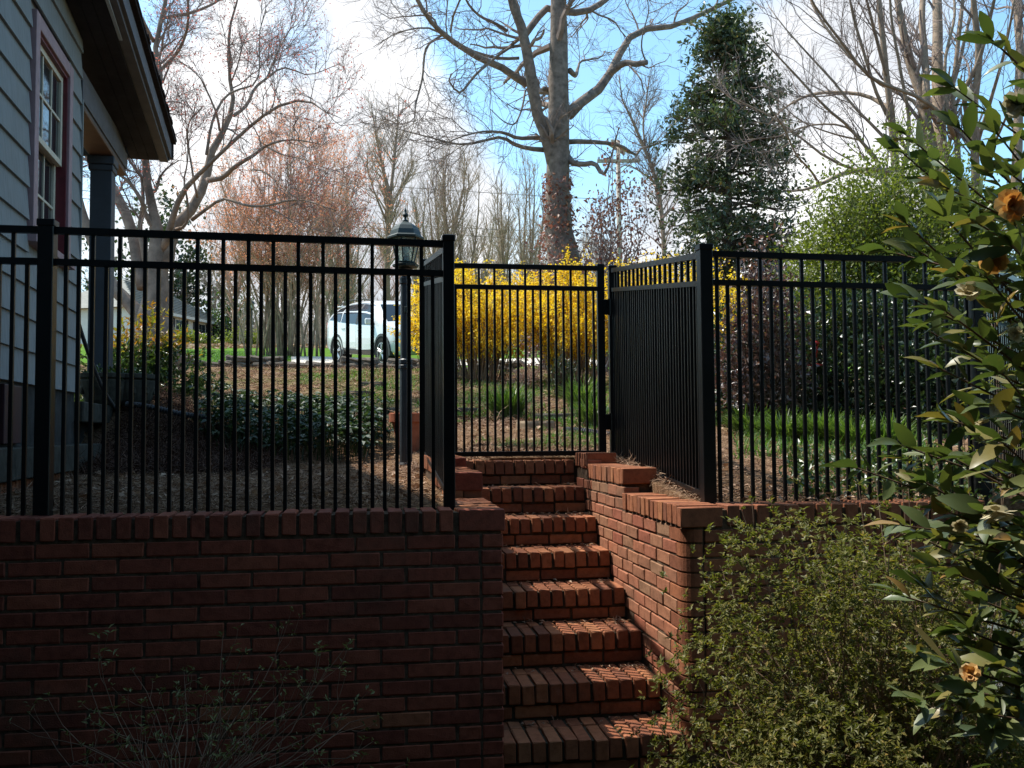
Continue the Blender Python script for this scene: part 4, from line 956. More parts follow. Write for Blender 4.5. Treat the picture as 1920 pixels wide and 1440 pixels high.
# big oak
OZ = 22.0
OAK = [
 [(1062, 720, 92), (1058, 600, 80), (1055, 520, 70), (1047, 420, 50), (1046, 330, 44), (1045, 250, 42), (1047, 170, 38), (1048, 90, 35), (1048, 20, 30), (1046, -80, 26), (1050, -220, 16)],
 [-1.0, (1042, 330, 26), (1028, 264, 25), (1011, 222, 22), (1002, 187, 21), (997, 139, 21), (986, 83, 19), (972, 35, 18), (959, 0, 15), (940, -90, 11), (925, -200, 5)],
 [-2.5, (988, 158, 15), (938, 125, 13), (903, 111, 12.5), (868, 90, 11), (834, 66, 10), (809, 42, 9), (782, 0, 8), (765, -45, 6), (740, -110, 3)],
 [-1, (828, 66, 5), (799, 90, 4.5), (792, 146, 4), (780, 194, 3), (776, 230, 1.6)],
 [-1, (973, 109, 6), (931, 109, 6), (882, 94, 5), (840, 70, 4.5), (800, 52, 3.5), (745, 62, 2), (700, 88, 1.2)],
 [1.5, (980, 72, 13), (1007, 35, 13), (1025, 16, 13), (1066, 24, 13), (1108, 18, 12), (1143, -6, 10), (1190, -40, 7), (1260, -70, 3)],
 [2.0, (1066, 214, 24), (1080, 202, 20), (1094, 187, 19), (1122, 167, 18), (1146, 135, 16), (1160, 104, 14), (1177, 76, 13), (1198, 57, 12), (1260, 49, 10), (1325, 22, 9), (1390, -10, 7), (1480, -60, 4)],
 [-.6, (1144, 138, 13), (1160, 124, 13), (1174, 118, 12), (1195, 120, 11), (1213, 117, 10)],
 [-.6, (1211, 116, 3), (1203, 90, 3), (1206, 60, 2.5), (1216, 20, 2), (1210, -20, 1.2)],
 [-2, (1020, 281, 10), (983, 277, 8), (955, 266, 7), (938, 257, 6), (868, 271, 4), (800, 256, 2.5), (740, 240, 1.5)],
 [-2.5, (1009, 258, 9), (972, 259, 7), (945, 249, 6), (903, 247, 4), (850, 262, 2.5), (800, 292, 1.4)],
 [1.0, (1066, 266, 10), (1104, 266, 9), (1146, 269, 7), (1174, 278, 6), (1191, 292, 5), (1201, 279, 4.5), (1229, 271, 3.5), (1260, 257, 2)],
 [-1.0, (1066, 296, 13), (1076, 306, 11), (1098, 308, 10), (1115, 306, 9), (1129, 326, 8), (1138, 318, 5), (1150, 280, 3), (1160, 240, 2)],
 [-2, (990, 85, 7), (957, 89, 5), (917, 118, 5), (890, 142, 5), (868, 170, 4.5), (858, 172, 4), (842, 154, 3), (846, 138, 2)],
 [-1.2, (950, 58, 7), (930, 45, 6), (900, 30, 5), (880, 10, 4.5), (865, -20, 3), (840, -70, 2)],
 [-2, (845, 60, 4), (850, 30, 4), (862, 0, 3.5), (872, -40, 2)],
 [1.5, (1068, 132, 11), (1078, 142, 9), (1084, 128, 5), (1090, 115, 4), (1125, 108, 2.5), (1135, 95, 1.5)],
 [2.5, (1048, 10, 14), (1090, -60, 11), (1150, -150, 8), (1200, -260, 4)], [-2.5, (1047, -20, 13), (1000, -110, 10), (930, -190, 7), (860, -260, 3)],
 [1.5, (1020, 166, 9), (1034, 172, 12), (1040, 170, 14)],
 [-1.5, (985, 170, 4), (978, 205, 3.5), (965, 232, 3), (945, 228, 2.2), (920, 205, 1.5)],
]
P, R = limb_set(OAK, OZ)
oak = bare_tree('oak_tree', 'huge bare gray oak with forked trunk towering behind the gate', base(1060, OZ), P, R,
    [dict(N=170, lr=(.9, 2.6), ang=(30, 75), nseg=8, ratio=.42, rmin=.011, upw=.04, wob=.22, tmin=.38), dict(N=1100, lr=(.5, 1.3), ang=(25, 65), nseg=6, ratio=.5, rmin=.0065, upw=.03, wob=.24, tmin=.15), dict(N=4200, lr=(.25, .7), ang=(20, 60), nseg=4, ratio=.6, rmin=.0042, upw=.02, wob=.2, tmin=.1)],
    'bark_oak', 'twig', 3, sides=12)
def oak_ivy():
    g = np.random.default_rng(8); m = MB()
    n = 1500; y = g.uniform(325, 560, n); x0 = np.interp(y, [318, 420, 520, 600], [1046, 1047, 1055, 1058]); w = np.interp(y, [318, 420, 520], [23, 28, 46]); a = g.uniform(0, 6.28, n)
    p = np.array([at(xx + ww * .97 * math.cos(aa), yy, OZ - .62 * ww / 30 * math.sin(aa)) for xx, yy, ww, aa in zip(x0, y, w, a)]) + g.normal(0, .05, (n, 3))
    leaves(m, p, g.normal(0, 1, (n, 3)) + [0, 0, -.5], g.uniform(.06, .13, n), g.uniform(.04, .09, n), 'quad', g)
    o = m.build('ivy_leaves', M['ivy_brown'], oak, kind='stuff')
oak_ivy()
# left multi-stem tree by the porch
LZ = 13.5
LEFT = [
 [(300, 705, 96), (293, 640, 78), (290, 590, 62), (292, 540, 44), (296, 480, 38), (298, 440, 26), (297, 430, 19), (283, 377, 17), (273, 327, 15), (272, 297, 14), (288, 235, 12), (297, 187, 12), (300, 133, 11), (293, 95, 10), (290, 73, 10), (303, 37, 8), (312, 0, 7), (320, -60, 4)],
 [-1, (300, 133, 7), (333, 97, 6), (350, 57, 5), (353, 13, 4.5), (350, -40, 3)],
 [-1, (288, 78, 7), (267, 37, 6.5), (250, -6, 6), (230, -60, 4)],
 [1, (305, 34, 6), (353, 25, 6), (387, 13, 5), (413, -2, 4), (450, -40, 2)],
 [-1.4, (304, 475, 17), (317, 430, 13), (333, 383, 11), (350, 350, 10), (380, 320, 8), (400, 300, 7), (440, 263, 7), (477, 230, 6), (520, 200, 5.5), (573, 187, 5), (600, 205, 2), (640, 222, 1.2)],
 [.8, (312, 500, 26), (322, 440, 22), (340, 410, 20), (357, 397, 19), (380, 353, 17), (390, 317, 16), (397, 283, 14), (413, 257, 12), (430, 220, 10), (440, 200, 9), (433, 167, 7), (430, 133, 6.5), (430, 83, 6), (428, 60, 5), (440, 20, 4), (452, -30, 2.5)],
 [1.2, (438, 217, 7), (463, 197, 6), (477, 167, 5.5), (500, 147, 4.5), (533, 127, 3), (580, 140, 2), (640, 118, 1.2)],
 [1.2, (500, 147, 4), (520, 100, 3), (535, 70, 2.2), (560, 30, 1.4)],
 [-1.4, (390, 338, 11), (417, 333, 9), (440, 313, 8), (477, 290, 6.5), (500, 273, 5), (545, 262, 3), (600, 270, 1.6)],
 [-1.4, (500, 275, 4), (530, 290, 3), (575, 300, 2.2), (620, 320, 1.4), (670, 345, .9)],
 [-1.2, (360, 412, 8), (390, 390, 6), (420, 373, 5.5), (453, 383, 5), (493, 387, 4.5), (540, 376, 4), (577, 377, 3), (630, 395, 1.6)],
 [-1.2, (470, 318, 3), (495, 322, 3), (525, 345, 2.2), (548, 368, 1.5)],
 [-1.2, (493, 387, 3), (525, 400, 2.5), (560, 425, 1.8), (590, 445, 1.2)],
 [.6, (387, 290, 6), (397, 233, 5), (417, 187, 4.5), (440, 170, 4), (483, 150, 3.2), (487, 60, 2), (500, 20, 1.4)],
 [-.6, (412, 245, 5), (405, 210, 4), (385, 165, 3), (370, 140, 2.2), (330, 110, 1.4)],
 [-.5, (300, 445, 12), (272, 400, 9), (266, 378, 8), (245, 345, 6), (220, 325, 5), (195, 310, 3)],
 [.8, (285, 640, 46), (268, 600, 30), (252, 578, 26), (232, 555, 24), (212, 538, 24), (195, 505, 22), (172, 450, 19), (157, 410, 17), (145, 360, 14), (120, 290, 11), (90, 180, 8), (70, 60, 4)],
 [.8, (268, 540, 24), (258, 490, 22), (245, 425, 20), (228, 385, 19), (210, 350, 18), (190, 320, 15), (150, 270, 11), (110, 170, 7)],
 [0, (290, 540, 16), (278, 505, 14), (268, 460, 11), (262, 425, 9), (268, 385, 7), (266, 340, 5), (258, 310, 3)],
 [-.6, (330, 430, 7), (350, 420, 5), (352, 380, 4), (345, 340, 3.5), (352, 300, 2.6), (350, 250, 2), (345, 190, 1.3)],
 [-.6, (370, 370, 5), (362, 330, 4), (352, 240, 3), (380, 200, 2)],
]
P, R = limb_set(LEFT, LZ, 16)
def redfilt(p, g): return (g.random(len(p)) < .9)
bare_tree('maple_tree', 'spreading multi-trunk tree with red buds just beyond the porch', base(300, LZ), P, R,
    [dict(N=150, lr=(.5, 1.5), ang=(25, 65), nseg=7, ratio=.45, rmin=.006, upw=.06, wob=.2, tmin=.4), dict(N=950, lr=(.3, .75), ang=(25, 60), nseg=5, ratio=.5, rmin=.0036, upw=.05, wob=.2, tmin=.15), dict(N=7500, lr=(.12, .38), ang=(20, 60), nseg=3, ratio=.6, rmin=.0024, upw=.03, wob=.2, tmin=.1)],
    'bark_left', 'twig', 5, buds=(7500, 'buds_red', .036, redfilt), sides=10)
# right multi-stem tree
RZ = 12.5
RIGHT = [
 [(1690, 640, 34), (1686, 480, 26), (1682, 380, 18), (1680, 326, 16), (1676, 264, 15), (1669, 194, 13), (1662, 139, 12), (1655, 70, 11), (1648, 0, 10), (1640, -90, 7)],
 [.6, (1746, 640, 40), (1747, 420, 30), (1745, 271, 24), (1732, 222, 22), (1728, 174, 20), (1711, 132, 18), (1700, 90, 15), (1693, 52, 14), (1682, 0, 12), (1670, -90, 8)],
 [1, (1736, 200, 16), (1736, 150, 14), (1734, 104, 13), (1729, 35, 12), (1732, -20, 10), (1728, -100, 6)],
 [1.6, (1766, 640, 36), (1766, 420, 30), (1763, 278, 25), (1759, 174, 22), (1758, 104, 20), (1757, 0, 17), (1752, -100, 12)],
 [-.6, (1832, 600, 26), (1830, 420, 18), (1829, 295, 15), (1825, 208, 14), (1836, 104, 13), (1826, 17, 11), (1822, -70, 8)],
 [.5, (1800, 560, 18), (1796, 300, 11), (1791, 222, 10), (1784, 181, 9), (1794, 104, 8), (1805, 0, 7), (1812, -60, 5)],
 [-.8, (1815, 260, 10), (1812, 208, 9), (1808, 172, 9), (1832, 121, 8), (1850, 62, 7), (1864, 0, 6), (1880, -60, 4)],
 [1.2, (1905, 420, 22), (1908, 250, 17), (1912, 104, 15), (1906, 0, 13), (1900, -80, 9)],
 [-.8, (1690, 520, 14), (1660, 335, 8), (1614, 264, 6), (1575, 222, 5.5), (1544, 198, 5), (1475, 122, 3.5), (1440, 87, 2.5), (1400, 40, 1.5)],
 [1.2, (1740, 240, 9), (1718, 194, 7), (1648, 156, 6), (1593, 105, 5.5), (1544, 45, 4.5), (1520, 0, 3.5), (1500, -50, 2)],
 [-1.2, (1790, 260, 9), (1773, 222, 8), (1718, 181, 7), (1634, 146, 6.5), (1579, 80, 5), (1534, 21, 4), (1515, -15, 3)],
 [-.4, (1684, 250, 9), (1650, 190, 7), (1634, 146, 6), (1614, 80, 5.5), (1600, 30, 5), (1590, -20, 3.5)],
 [.6, (1690, 450, 12), (1655, 340, 7), (1607, 319, 6), (1555, 299, 5), (1509, 264, 4), (1440, 215, 3), (1370, 182, 2), (1310, 140, 1.3)],
 [-1.0, (1692, 420, 16), (1675, 330, 11), (1621, 319, 10), (1579, 326, 9), (1537, 347, 7), (1496, 358, 4), (1470, 356, 2)],
 [-1.0, (1536, 345, 5), (1520, 320, 4), (1492, 288, 3.6), (1468, 236, 3), (1440, 200, 1.6)],
 [1.5, (1668, 205, 9), (1652, 194, 8), (1614, 177, 7), (1544, 174, 6), (1503, 184, 5), (1464, 208, 3), (1440, 235, 1.6)],
 [.8, (1700, 350, 9), (1660, 262, 6), (1610, 210, 5), (1560, 150, 4.2), (1500, 85, 3.2), (1462, 40, 2), (1440, 10, 1.3)],
 [-.6, (1664, 150, 7), (1640, 60, 6), (1625, 0, 5), (1610, -50, 3)],
 [1.0, (1760, 230, 8), (1790, 150, 7), (1812, 60, 6), (1828, -10, 5)], [-1, (1829, 280, 8), (1860, 180, 6.5), (1885, 90, 5), (1902, 0, 4)],
 [.5, (1780, 250, 7), (1772, 120, 6), (1790, 30, 5), (1785, -30, 4)], [-.5, (1690, 330, 8), (1705, 240, 7), (1690, 140, 6), (1672, 40, 5), (1668, -30, 4)],
 [-1.5, (1840, 300, 6), (1868, 260, 5), (1900, 190, 4), (1940, 120, 3)],
 [.4, (1640, 300, 5), (1590, 240, 4), (1520, 235, 3), (1460, 255, 2), (1400, 262, 1.2)], [-.3, (1610, 262, 4), (1560, 250, 3), (1500, 225, 2.2), (1445, 175, 1.4)],
]
P, R = limb_set(RIGHT, RZ, 14)
bare_tree('tall_shrub_tree', 'clump of tan upright bare trunks behind the green shrub', base(1750, RZ), P, R,
    [dict(N=170, lr=(.6, 1.7), ang=(18, 55), nseg=7, ratio=.45, rmin=.006, upw=.12, wob=.16, tmin=.3), dict(N=1000, lr=(.3, .9), ang=(20, 55), nseg=5, ratio=.5, rmin=.0036, upw=.06, wob=.18, tmin=.15), dict(N=2600, lr=(.12, .4), ang=(20, 60), nseg=3, ratio=.6, rmin=.0022, upw=.03, wob=.2, tmin=.1)],
    'bark_smooth', 'twig', 6, sides=10)
# fan-shaped and slender trees farther back
def fan(px, Z, topy, spread, nstem, seed, wbase, lean=0., bsp=4):
    g = np.random.default_rng(seed); b = base(px, Z); L = []
    y0 = 810 - (b[2] - CAM[2]) / Z * FPX
    for k in range(nstem):
        f = (k + .5) / nstem * 2 - 1 + g.normal(0, .15); ty = topy + (y0 - topy) * (.25 * f * f + abs(g.normal(0, .08))); ex = px + spread * f + lean
        x0 = px + g.normal(0, 1) * bsp + spread * f * .12; w = wbase * g.uniform(.7, 1.1)
        L.append([g.normal(0, spread * Z / FPX * .5), (x0, y0 + 6, w), (x0 + spread * f * .12, y0 + (ty - y0) * .25, w * .85), (x0 + spread * f * .42 + g.normal(0, 4), y0 + (ty - y0) * .55, w * .6), (ex + g.normal(0, 6), y0 + (ty - y0) * .82, w * .35), (ex + spread * f * .12, ty, w * .12)])
    return limb_set(L, Z, 12)
P, R = fan(540, 31, 245, 152, 46, 21, 5.0, bsp=34)
bare_tree('red_maple_tree', 'broad rust-red budding tree with many upright stems beyond the lawn', base(545, 31), P, R,
    [dict(N=420, lr=(.9, 2.4), ang=(12, 45), nseg=6, ratio=.5, rmin=.010, upw=.10, wob=.14, tmin=.2), dict(N=2000, lr=(.5, 1.3), ang=(15, 45), nseg=5, ratio=.55, rmin=.006, upw=.06, wob=.16, tmin=.15), dict(N=5200, lr=(.25, .7), ang=(15, 50), nseg=3, ratio=.6, rmin=.005, upw=.04, wob=.15, tmin=.1)],
    'bark_smooth', 'twig_red', 22, buds=(24000, 'buds_rust', .075, None), sides=6)
SL = [[(727, 640, 12), (726, 500, 11), (729, 382, 10), (724, 340, 8), (717, 312, 6), (707, 264, 4), (699, 215, 2.5), (695, 190, 1)], [1, (729, 385, 8), (736, 330, 6), (742, 270, 5), (746, 225, 3), (748, 180, 1)], [-1, (726, 420, 5), (702, 360, 3), (690, 320, 2), (688, 285, 1)], [1, (728, 400, 6), (748, 360, 4), (765, 330, 3), (775, 300, 1.5)]]
P, R = limb_set(SL, 36, 12)
bare_tree('slender_tree', 'slender forked bare tree directly above the lamp post', base(727, 36), P, R, [dict(N=160, lr=(.8, 2.0), ang=(20, 50), nseg=6, ratio=.45, rmin=.010, upw=.15, wob=.15, tmin=.3), dict(N=700, lr=(.4, 1.0), ang=(20, 55), nseg=4, ratio=.5, rmin=.006, upw=.05, wob=.2, tmin=.1), dict(N=900, lr=(.2, .5), ang=(20, 60), nseg=3, ratio=.6, rmin=.0045, tmin=.1)], 'bark_smooth', 'twig_tan', 31, buds=(500, 'buds_rust', .05, None), sides=7)
for k, (px, Z, ty, sp, ns, lab, bn) in enumerate(((850, 34, 270, 62, 13, 'vase-shaped bare tree of many thin stems right of the lamp post', 200), (945, 38, 270, 14, 3, 'thin straight bare tree between the lamp post tree and the oak', 0), (992, 36, 265, 26, 5, 'thin bare tree with upswept branches just left of the oak', 0), (800, 42, 320, 50, 9, 'gray twiggy tree behind the lamp post lantern', 150), (640, 44, 330, 60, 12, 'gray bare tree rising behind the white car', 400), (1010, 46, 420, 40, 8, 'small twiggy tree in front of the oak trunk base', 0), (905, 48, 400, 50, 9, 'low twiggy tree above the middle of the yellow bush', 0))):
    P, R = fan(px, Z, ty, sp, ns, 40 + k, 7, bsp=10 if ns > 6 else 4)
    bare_tree('bare_tree', lab, base(px, Z), P, R, [dict(N=40 * ns, lr=(.7, 1.9), ang=(15, 45), nseg=6, ratio=.45, rmin=.011, upw=.14, wob=.14, tmin=.25), dict(N=120 * ns, lr=(.35, 1.0), ang=(15, 50), nseg=4, ratio=.5, rmin=.0065, upw=.06, wob=.18, tmin=.1)], 'bark_smooth', 'twig_tan', 60 + k, buds=(bn, 'buds_rust', .05, None) if bn else None, sides=6)
SL = [[(1250, 640, 9), (1242, 420, 8), (1229, 333, 7), (1217, 300, 6.5), (1202, 264, 6), (1188, 230, 5), (1174, 208, 4), (1165, 180, 3), (1160, 140, 1.5)], [.6, (1210, 280, 4), (1206, 230, 3.5), (1212, 190, 3), (1216, 150, 1.5)], [-.6, (1232, 345, 4), (1205, 325, 3), (1180, 310, 2), (1165, 312, 1)]]
P, R = limb_set(SL, 27, 12)
bare_tree('slender_tree', 'thin leaning bare tree between the utility pole and the dark evergreen', base(1250, 27), P, R, [dict(N=120, lr=(.5, 1.5), ang=(20, 55), nseg=6, ratio=.45, rmin=.008, upw=.12, wob=.18, tmin=.3), dict(N=600, lr=(.3, .8), ang=(20, 55), nseg=4, ratio=.5, rmin=.005, upw=.05, wob=.2, tmin=.1), dict(N=900, lr=(.2, .5), ang=(20, 60), nseg=3, ratio=.6, rmin=.004, tmin=.1)], 'bark_smooth', 'twig', 33, sides=7)
# woods beyond the lawn: one bare tree copied
def far_trees():
    protos = []
    for k in range(3):
        g = np.random.default_rng(100 + k); c = [[[0, 0, -1.5, .24], [.1, .1, 3, .2], [g.normal(0, .3), g.normal(0, .3), 7, .13], [g.normal(0, .5), g.normal(0, .5), 11, .05], [0, 0, 13.5, .02]]]
        for j in range(7):
            z = g.uniform(2.5, 8); a = g.uniform(0, 6.28); l = g.uniform(2, 4); c.append([[.08, .08, z, .09], [l * .35 * math.cos(a), l * .35 * math.sin(a), z + l * .5, .07], [l * .7 * math.cos(a), l * .7 * math.sin(a), z + l * 1.1, .03]])
        A = np.array([resample(q, 10) for q in c]); P, R = A[..., :3], A[..., 3]; mt = MB(); mt.tubes(P, R, 6); mc = MB()
        Q, Rq = grow(P, R, 160, (1.2, 3.2), (20, 50), 6, .45, .018, .12, .14, .2, g=g); mc.tubes(Q, Rq, 3); Q, Rq = grow(Q, Rq, 900, (.6, 1.7), (20, 50), 4, .5, .012, .08, .18, .1, g=g); mc.tubes(Q, Rq, 3)
        protos.append((make_mesh('trunk', np.concatenate(mt.V), np.concatenate(mt.F4), smooth=True), make_mesh('crown', np.concatenate(mc.V), np.concatenate(mc.F4))))
        protos[-1][0].materials.append(M['bark_smooth']); protos[-1][1].materials.append(M['twig_red' if k == 1 else 'twig_tan'])
    g = np.random.default_rng(77); pxs = np.concatenate([np.linspace(120, 1120, 22), np.linspace(1180, 1850, 8)])
    for i, px in enumerate(pxs):
        Z = g.uniform(62, 100) if px > 430 else g.uniform(100, 120); b = base(px + g.normal(0, 14), Z); t = thing('bare_tree', 'bare tan tree among the woods beyond the lawn', 'tree', tuple(b), g.uniform(0, 6.28), 'bare trees in the woods beyond the lawn')
        s = g.uniform(.55, .95); t.scale = (s, s, s * g.uniform(.9, 1.1)); a, c = protos[i % 3]; link('trunk', a, None, t); link('crown', c, None, t, 'stuff')
    # brushy understorey along the edge of the woods
    mb = MB(); n = 9000; px = g.uniform(440, 2000, n); Z = g.uniform(56, 110, n); p = np.array([base(a, z) for a, z in zip(px, Z)]); ht = g.uniform(.8, 4.2, n) ** 1.0
    Q = np.stack([p, p + np.stack([g.normal(0, .2, n), g.normal(0, .2, n), ht * .5], 1), p + np.stack([g.normal(0, .6, n), g.normal(0, .6, n), ht], 1)], 1); mb.tubes(Q, np.tile([[.022, .016, .006]], (n, 1)), 3)
    mb.build('undergrowth', M['twig_tan'], None, kind='stuff')
far_trees()
# broad-leaved evergreen
def magnolia():
    g = np.random.default_rng(14); Z = 20.0; t = thing('magnolia_tree', 'tall conical dark evergreen with glossy leaves right of the utility pole', 'tree')
    tr = limb_set([[(1368, 720, 18), (1367, 480, 14), (1366, 300, 11), (1366, 180, 8), (1362, 90, 5), (1360, 30, 2)]], Z, 16); mb = MB(); mb.tubes(tr[0], tr[1], 9)
    hw = lambda y: np.interp(y, [20, 60, 110, 170, 215, 260, 300, 345, 400, 470, 560, 700], [8, 34, 66, 90, 122, 140, 128, 148, 138, 150, 145, 115])
    LP = []; ctr = []
    for k in range(275):
        y = 28 + 640 * g.random() ** .92; x0 = np.interp(y, [20, 700], [1361, 1368]); a = g.uniform(0, 6.28); r = hw(y) * (.62 + .42 * g.random()) * Z / FPX
        p0 = at(x0, y, Z); u = RC[0] * math.cos(a) + np.array([RC[1][0], RC[1][1], 0]) * math.sin(a); dr = g.uniform(-.18, .12)
        q = [p0, p0 + u * r * .4 + [0, 0, r * (dr + .08)], p0 + u * r * .75 + [0, 0, r * dr], p0 + u * r + [0, 0, r * (dr + .05)]]
        LP.append(resample([[*v, w] for v, w in zip(q, (.03, .022, .015, .008))], 8))
        for f in np.arange(.32 if k % 3 else .18, 1.02, .085 + .02 * g.random()):
            v = np.array(p0) + u * r * f + [0, 0, r * (dr * f + .06 * math.sin(3 * f))]; sp = .10 + .13 * f
            for j in range(2 if f > .5 else 1): ctr.append(v + g.normal(0, sp, 3) * [1, 1, .6])
    A = np.array(LP); mb.tubes(A[..., :3], A[..., 3], 4); mb.build('trunk', M['bark'], t)
    c = np.array(ctr); n = 10; pos = np.repeat(c, n, 0); d = g.normal(0, 1, pos.shape) + [0, 0, .05]; d = norm(d); pos = pos + d * .02
    m = MB(); leaves(m, pos, d, g.uniform(.085, .155, len(pos)), g.uniform(.034, .058, len(pos)), 'quad', g); m.build('crown', M['magnolia'], t, kind='stuff')
magnolia()

# ------------------------------------------------------------------ shrubs
def shrub(name, label, cat, px, Z, rx, ry, h, nclump, nleaf, L, W, mat, stem='stem_dark', seed=0, nst=60, spread=.11, kind='fold', upb=.3, bpos=None, group=None, lift=.0, shell=.45, top=None, sr=.006, cut=None):
    g = np.random.default_rng(seed); b = base(px, Z) if bpos is None else np.array(bpos, float); t = thing(name, label, cat, tuple(b), group=group)
    u = norm(g.normal(0, 1, (nclump, 3))); u[:, 2] = np.abs(u[:, 2]); r = g.random(nclump) ** shell * (1 + .18 * np.sin(u[:, 0] * 5 + seed) * np.cos(u[:, 1] * 4 + u[:, 2] * 6))
    c = u * r[:, None] * [rx, ry, h * (1 - lift)] + [0, 0, h * lift]
    if cut is not None: c = c[cut(c + b)]; nclump = len(c)
    st = g.choice(nclump, min(nst, nclump), False); e = c[st]; s0 = np.stack([g.normal(0, rx * .12, len(st)), g.normal(0, ry * .12, len(st)), np.full(len(st), -.05)], 1)
    m1 = s0 + (e - s0) * .4 + np.stack([np.zeros(len(st)), np.zeros(len(st)), .12 * h * np.ones(len(st))], 1) + g.normal(0, .05 * h, (len(st), 3)); m2 = s0 + (e - s0) * .72 + [0, 0, .06 * h] + g.normal(0, .04 * h, (len(st), 3))
    Q = np.stack([s0, (s0 + m1) / 2 + g.normal(0, .02 * h, e.shape), m1, (m1 + m2) / 2 + g.normal(0, .015 * h, e.shape), m2, e], 1); mb = MB(); mb.tubes(Q, np.tile(np.linspace(1.6, .4, 6)[None] * sr, (len(st), 1)), 5)
    q2, r2 = grow(Q, np.full(Q.shape[:2], sr * .8), nst * 5, (h * .12, h * .35), (20, 60), 4, .7, sr * .3, .1, .2, .3, g=g); mb.tubes(q2, r2, 3); mb.build('stem', M[stem], t, kind='stuff')
    k = g.integers(0, nclump, nleaf); pos = c[k] + g.normal(0, spread, (nleaf, 3)) * [1, 1, .75]; pos[:, 2] = np.maximum(pos[:, 2], .01)
    out_ = norm(c[k] * [1 / rx, 1 / ry, 1 / h]); d = norm(g.normal(0, .8, (nleaf, 3)) + out_ * .5 + [0, 0, upb])
    m = MB()
    if top is not None:
        sel = pos[:, 2] > np.quantile(pos[:, 2], top[1]) + g.normal(0, .06 * h, nleaf); m2_ = MB(); leaves(m2_, pos[sel], d[sel], L * g.uniform(.8, 1.2, sel.sum()), W, kind, g); m2_.build('new_growth', M[top[0]], t, kind='stuff'); pos = pos[~sel]; d = d[~sel]
    leaves(m, pos, d, L * g.uniform(.7, 1.25, len(pos)), W * g.uniform(.7, 1.2, len(pos)), kind, g); m.build('foliage', M[mat], t, kind='stuff'); return t
shrub('flowering_shrub', 'dark shrub with orange and yellow new growth beside the porch column', 'shrub', 262, 9.75, .66, .5, .92, 120, 6500, .075, .030, 'pieris', seed=1, top=('newgrowth', .92), spread=.085, shell=.5, bpos=(base(258, 9.75) - np.array([0, 0, .12])))
shrub('evergreen_shrub', 'dark evergreen shrub low behind the right fence near the corner post', 'shrub', 1395, 10.2, .6, .5, 1.2, 130, 7000, .06, .034, 'evergreen', seed=2)
shrub('evergreen_shrub', 'dark evergreen shrub under the red bird feeder', 'shrub', 1530, 9.5, .72, .5, 1.3, 150, 9000, .06, .034, 'evergreen', seed=3)
shrub('evergreen_shrub', 'dark evergreen shrub behind the right fence, partly behind the camellia', 'shrub', 1680, 9.1, .75, .55, 1.4, 150, 9000, .06, .034, 'evergreen', seed=4)
shrub('evergreen_shrub', 'dark evergreen shrub at the far right end of the fence', 'shrub', 1850, 8.6, .85, .6, 1.6, 160, 9000, .06, .034, 'evergreen', seed=5)
shrub('purple_leaf_shrub', 'upright purple-brown leafy shrub behind the right fence corner', 'shrub', 1425, 8.9, .40, .38, 1.95, 170, 4200, .055, .034, 'purple', seed=6, shell=.35, spread=.10, lift=.12)
shrub('green_shrub', 'large airy yellow-green shrub rising above the right fence', 'shrub', 1705, 10.3, 1.5, .95, 3.0, 900, 85000, .044, .028, 'spring', 'stem_dark', seed=7, nst=140, shell=.42, spread=.15, kind='quad', lift=.25)
shrub('reddish_vine_tree', 'thicket of reddish dried leaves and vines right of the oak trunk', 'shrub', 1165, 19.5, 1.15, .9, 4.35, 170, 3600, .085, .055, 'ivy_brown', 'twig', seed=8, nst=70, shell=.4, spread=.17, kind='quad', lift=.15, sr=.016)
shrub('reddish_vine_tree', 'low mound of reddish vines around the foot of the oak', 'shrub', 1035, 20.6, .75, .7, 2.75, 90, 1800, .085, .055, 'ivy_brown', 'twig', seed=9, nst=40, shell=.4, spread=.16, kind='quad', sr=.014)
shrub('conical_evergreen', 'small upright dark green conifer on the slope behind the gate', 'shrub', 1058, 13.2, .17, .17, .62, 70, 1500, .05, .012, 'evergreen', seed=10, spread=.05, kind='quad', upb=1)
shrub('dry_shrub', 'bare brown twiggy shrub below the yellow blossoms', 'shrub', 985, 14.3, .38, .3, .62, 50, 120, .03, .02, 'litter', 'twig_red', seed=11, nst=50, sr=.006)
shrub('boxwood_shrub', 'rounded olive boxwood in front of the white house', 'shrub', 345, 58, 1.9, 1.1, .95, 120, 3000, .16, .1, 'spring', seed=12, spread=.22, kind='quad', group='boxwoods by the white house')
shrub('boxwood_shrub', 'rounded olive boxwood beside the far lamp post', 'shrub', 452, 60, 1.3, 1.0, 1.1, 90, 2200, .16, .1, 'spring', seed=13, spread=.2, kind='quad', group='boxwoods by the white house')
shrub('evergreen_tree', 'tall dark green evergreen behind the ranch house roof', 'tree', 300, 104, 8, 5, 16, 260, 5200, .65, .4, 'evergreen', 'twig', seed=15, spread=.95, kind='quad', sr=.05)
shrub('evergreen_tree', 'dark evergreen shrubbery right of the ranch house', 'tree', 440, 84, 2.4, 2, 4.4, 120, 2600, .35, .2, 'pieris', 'twig', seed=16, spread=.5, kind='quad', sr=.03)
